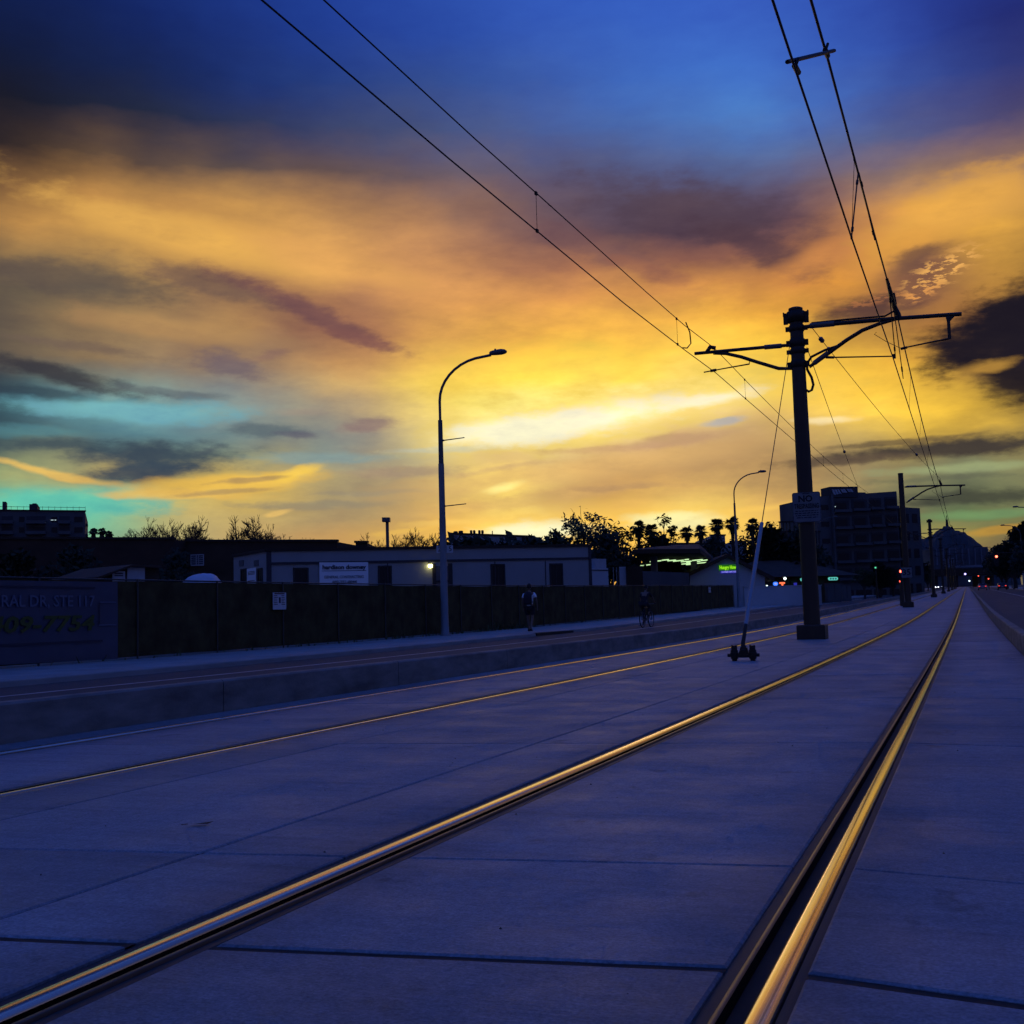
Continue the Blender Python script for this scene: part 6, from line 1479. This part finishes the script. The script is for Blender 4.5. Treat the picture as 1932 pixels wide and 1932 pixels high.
for a, b in (('la', 'lt'), ('ra', 'rt')):
    p, q_ = Vector(J[a]), Vector(J[b]); skin_mesh('shoe', [p + Vector((0, -.05, -.04)), p + Vector((0, 0, -.02)), p.lerp(q_, .6), q_ + Vector((0, .02, 0))], [(0, 1), (1, 2), (2, 3)], [.04, .046, (.045, .034), (.038, .026)], 1, 'shoe', rd, 1)

# ------------------------------------------------------------------ cars and signals down the street
def car_mesh():
    b = MB(); prof = [(-2.2, .35), (-2.22, .75), (-2.0, .92), (-1.45, .98), (-.95, 1.42), (.55, 1.45), (1.25, 1.02), (2.05, .88), (2.22, .66), (2.2, .35)]
    n = len(prof); vs = []
    for x, k in ((-.88, .94), (-.80, 1.0), (.80, 1.0), (.88, .94)):
        for (y, z) in prof: vs.append((x * (.86 if z > 1.1 else 1), y, .35 + (z - .35) * k))
    fs = [(j * n + i, j * n + (i + 1) % n, (j + 1) * n + (i + 1) % n, (j + 1) * n + i) for j in range(3) for i in range(n)] + [tuple(range(n))[::-1], tuple(range(3 * n, 4 * n))]
    return b.add(vs, fs).mesh('body')
CAR = car_mesh()
def car(X_, Y_, rz, label, paint, lit_front, group, zoff=-.125):
    t = thing('car', label, 'car', (X_, Y_, g(Y_) + zoff), rz, group)
    o = bpy.data.objects.new('body', CAR.copy()); o.data.materials.append(M[paint]); link(o, t)
    MB().hexa([(-.70, .62, 1.38), (.70, .62, 1.38), (.74, 1.22, 1.05), (-.74, 1.22, 1.05)], [(-.70, .64, 1.41), (.70, .64, 1.41), (.74, 1.25, 1.08), (-.74, 1.25, 1.08)]).build('windscreen', 'glass_dark', t)
    MB().hexa([(-.70, -1.40, 1.05), (.70, -1.40, 1.05), (.66, -1.0, 1.38), (-.66, -1.0, 1.38)], [(-.70, -1.44, 1.08), (.70, -1.44, 1.08), (.66, -1.03, 1.41), (-.66, -1.03, 1.41)]).build('rear_window', 'glass_dark', t)
    for s in (-1, 1):
        MB().hexa([(s * .80, -.9, 1.0), (s * .80, .95, 1.02), (s * .74, .5, 1.36), (s * .74, -.75, 1.36)], [(s * .83, -.9, 1.0), (s * .83, .95, 1.02), (s * .77, .5, 1.36), (s * .77, -.75, 1.36)]).build('side_window', 'glass_dark', t)
        for y in (-1.35, 1.35):
            w = MB().tube([(s * .72, y, .32), (s * .90, y, .32)], .32, 16).build('wheel', 'tyre', t); MB().tube([(s * .90, y, .32), (s * .91, y, .32)], .19, 12).build('hubcap', 'galvanised', w)
        MB().tube([(s * .62, 2.12, .70), (s * .62, 2.24, .70)], [.13, .11], 10).build('headlight', 'headlight' if lit_front else 'sign_dim', t)
        MB().box(s * .62 - .14, s * .62 + .14, -2.24, -2.16, .74, .88).build('taillight', 'taillight', t)
        MB().box(s * .95 - .08, s * .95 + .08, .70, .82, .98, 1.1).build('mirror', paint, t)
    MB().box(-.26, .26, -2.245, -2.20, .52, .64).build('number_plate', 'sign_dim', t)
    return t
PI_ = math.pi
car(-8.9, 430, PI_, 'oncoming car with bright headlights on the left road', 'car_paint', True, 'cars down the street')
car(-11.4, 445, PI_, 'second oncoming car behind and left of the first', 'car_paint', True, 'cars down the street')
car(3.0, 262, 0, 'dim car with red tail lights waiting in the right road', 'car_pale', False, 'cars down the street')
car(6.6, 252, 0, 'dim car in the outer lane of the right road', 'car_paint', False, 'cars down the street')
P = at(1436, 1108, dep=108); car(P.x, P.y, R(70), 'pale car parked behind the low white wall of the shop', 'car_pale', False, 'cars parked by the shop', -.05)

def signal(label, head_px, dep, lamp, pole_dx, arm=True, post_h=None, n=3, lit=0, group='traffic signals', on='lamp_red', size=.11):
    """three-lamp signal on a mast; lit = which lamp burns"""
    H = at(*head_px, dep=dep); X_ = H.x + pole_dx; Y_ = H.y; z0 = g(Y_) - .1
    t = thing('traffic_signal', label, 'traffic signal', (X_, Y_, z0), 0, group); hx, hz = H.x - X_, H.z - z0
    pz = hz + (.45 if arm else .0)
    MB().tube([(0, 0, 0), (0, 0, pz)], [.12, .08], 8).build('pole', 'pole_steel', t)
    if arm: MB().tube([(0, 0, pz), (hx, 0, pz + .05)], [.07, .045], 7).build('mast_arm', 'pole_steel', t)
    step = .34 * size / .11; zt = hz + step * lit
    bx_ = MB().box(hx - .20 * size / .11, hx + .20 * size / .11, -.16, .14, zt - step * (n - .35), zt + step * .62).build('housing', 'ink_black', t)
    for k in range(n):
        zz = zt - step * k
        MB().tube([(hx, -.17, zz), (hx, -.20, zz)], size, 12).build('lens', on if k == lit else 'glass_dark', bx_)
        MB().tube([(hx, -.16, zz + size * 1.05), (hx, -.36, zz + size * .95)], [size * .35, size * .22], 6).build('visor', 'ink_black', bx_)
    return t
signal('overhead red traffic signal on a mast over the right road', (1880, 1050), 158, 'lamp_red', 5.4, True, size=.16)
signal('distant red traffic signal over the right road', (1846, 1086.5), 262, 'lamp_red', 7.0, True, size=.12, on='lamp_red_dim')
signal('low distant red traffic signal at the right kerb', (1865, 1092), 258, 'lamp_red', .0, False, size=.14, on='lamp_red_dim')
signal('red tram signal on a post left of the second pole', (1700, 1078), 72, 'lamp_red', 0.0, False, n=2, size=.085)
signal('lower red tram signal beside the second pole', (1699, 1097), 72.6, 'lamp_red', 0.0, False, n=1, size=.065, on='lamp_red_dim')
signal('green pedestrian signal on a post below the corner block', (1652, 1071), 140, 'lamp_green', .0, False, n=1, size=.11, on='lamp_green')
def post_lamp(label, px, py_, dep, mt, r_, dx):
    P = at(px, py_, dep=dep); t = thing('signal_lamp', label, 'lamp', (P.x + dx, P.y, g(P.y)), 0); hz = P.z - g(P.y)
    MB().tube([(0, .1, 0), (0, .1, hz + .2)], .07, 7).build('post', 'pole_steel', t); MB().tube([(0, .1, hz + .2), (-dx, .1, hz + .2)], .05, 6).build('arm', 'pole_steel', t)
    MB().box(-dx - r_ * 1.5, -dx + r_ * 1.5, -.05, .2, hz - r_ * 1.3, hz + r_ * 1.3).build('housing', 'ink_black', t)
    MB().tube([(-dx, -.05, hz), (-dx, -.10, hz)], r_, 14).build('lens', mt, t)
post_lamp('bright violet-white signal lamp over the tracks far ahead', 1821, 1083, 300, 'lamp_blue', .26, 1.2)
post_lamp('small greenish white lamp at the far end of the tracks', 1829, 1096, 330, 'lamp_white', .2, .9)

# ------------------------------------------------------------------ put every group's origin at its own base
for o in list(COL.objects):
    if o.type != 'EMPTY' or o.parent is not None or o.location.length > 1e-6: continue
    kids = [c for c in COL.objects if c.parent == o]
    if not kids: continue
    lo = Vector((1e9, 1e9, 1e9)); hi = -lo
    for c in kids:
        if c.type != 'MESH': continue
        for v in c.bound_box:
            w_ = c.matrix_basis @ Vector(v); lo = Vector(map(min, lo, w_)); hi = Vector(map(max, hi, w_))
    base = Vector(((lo.x + hi.x) / 2, (lo.y + hi.y) / 2, lo.z)); o.location = base
    for c in kids: c.location = c.location - base
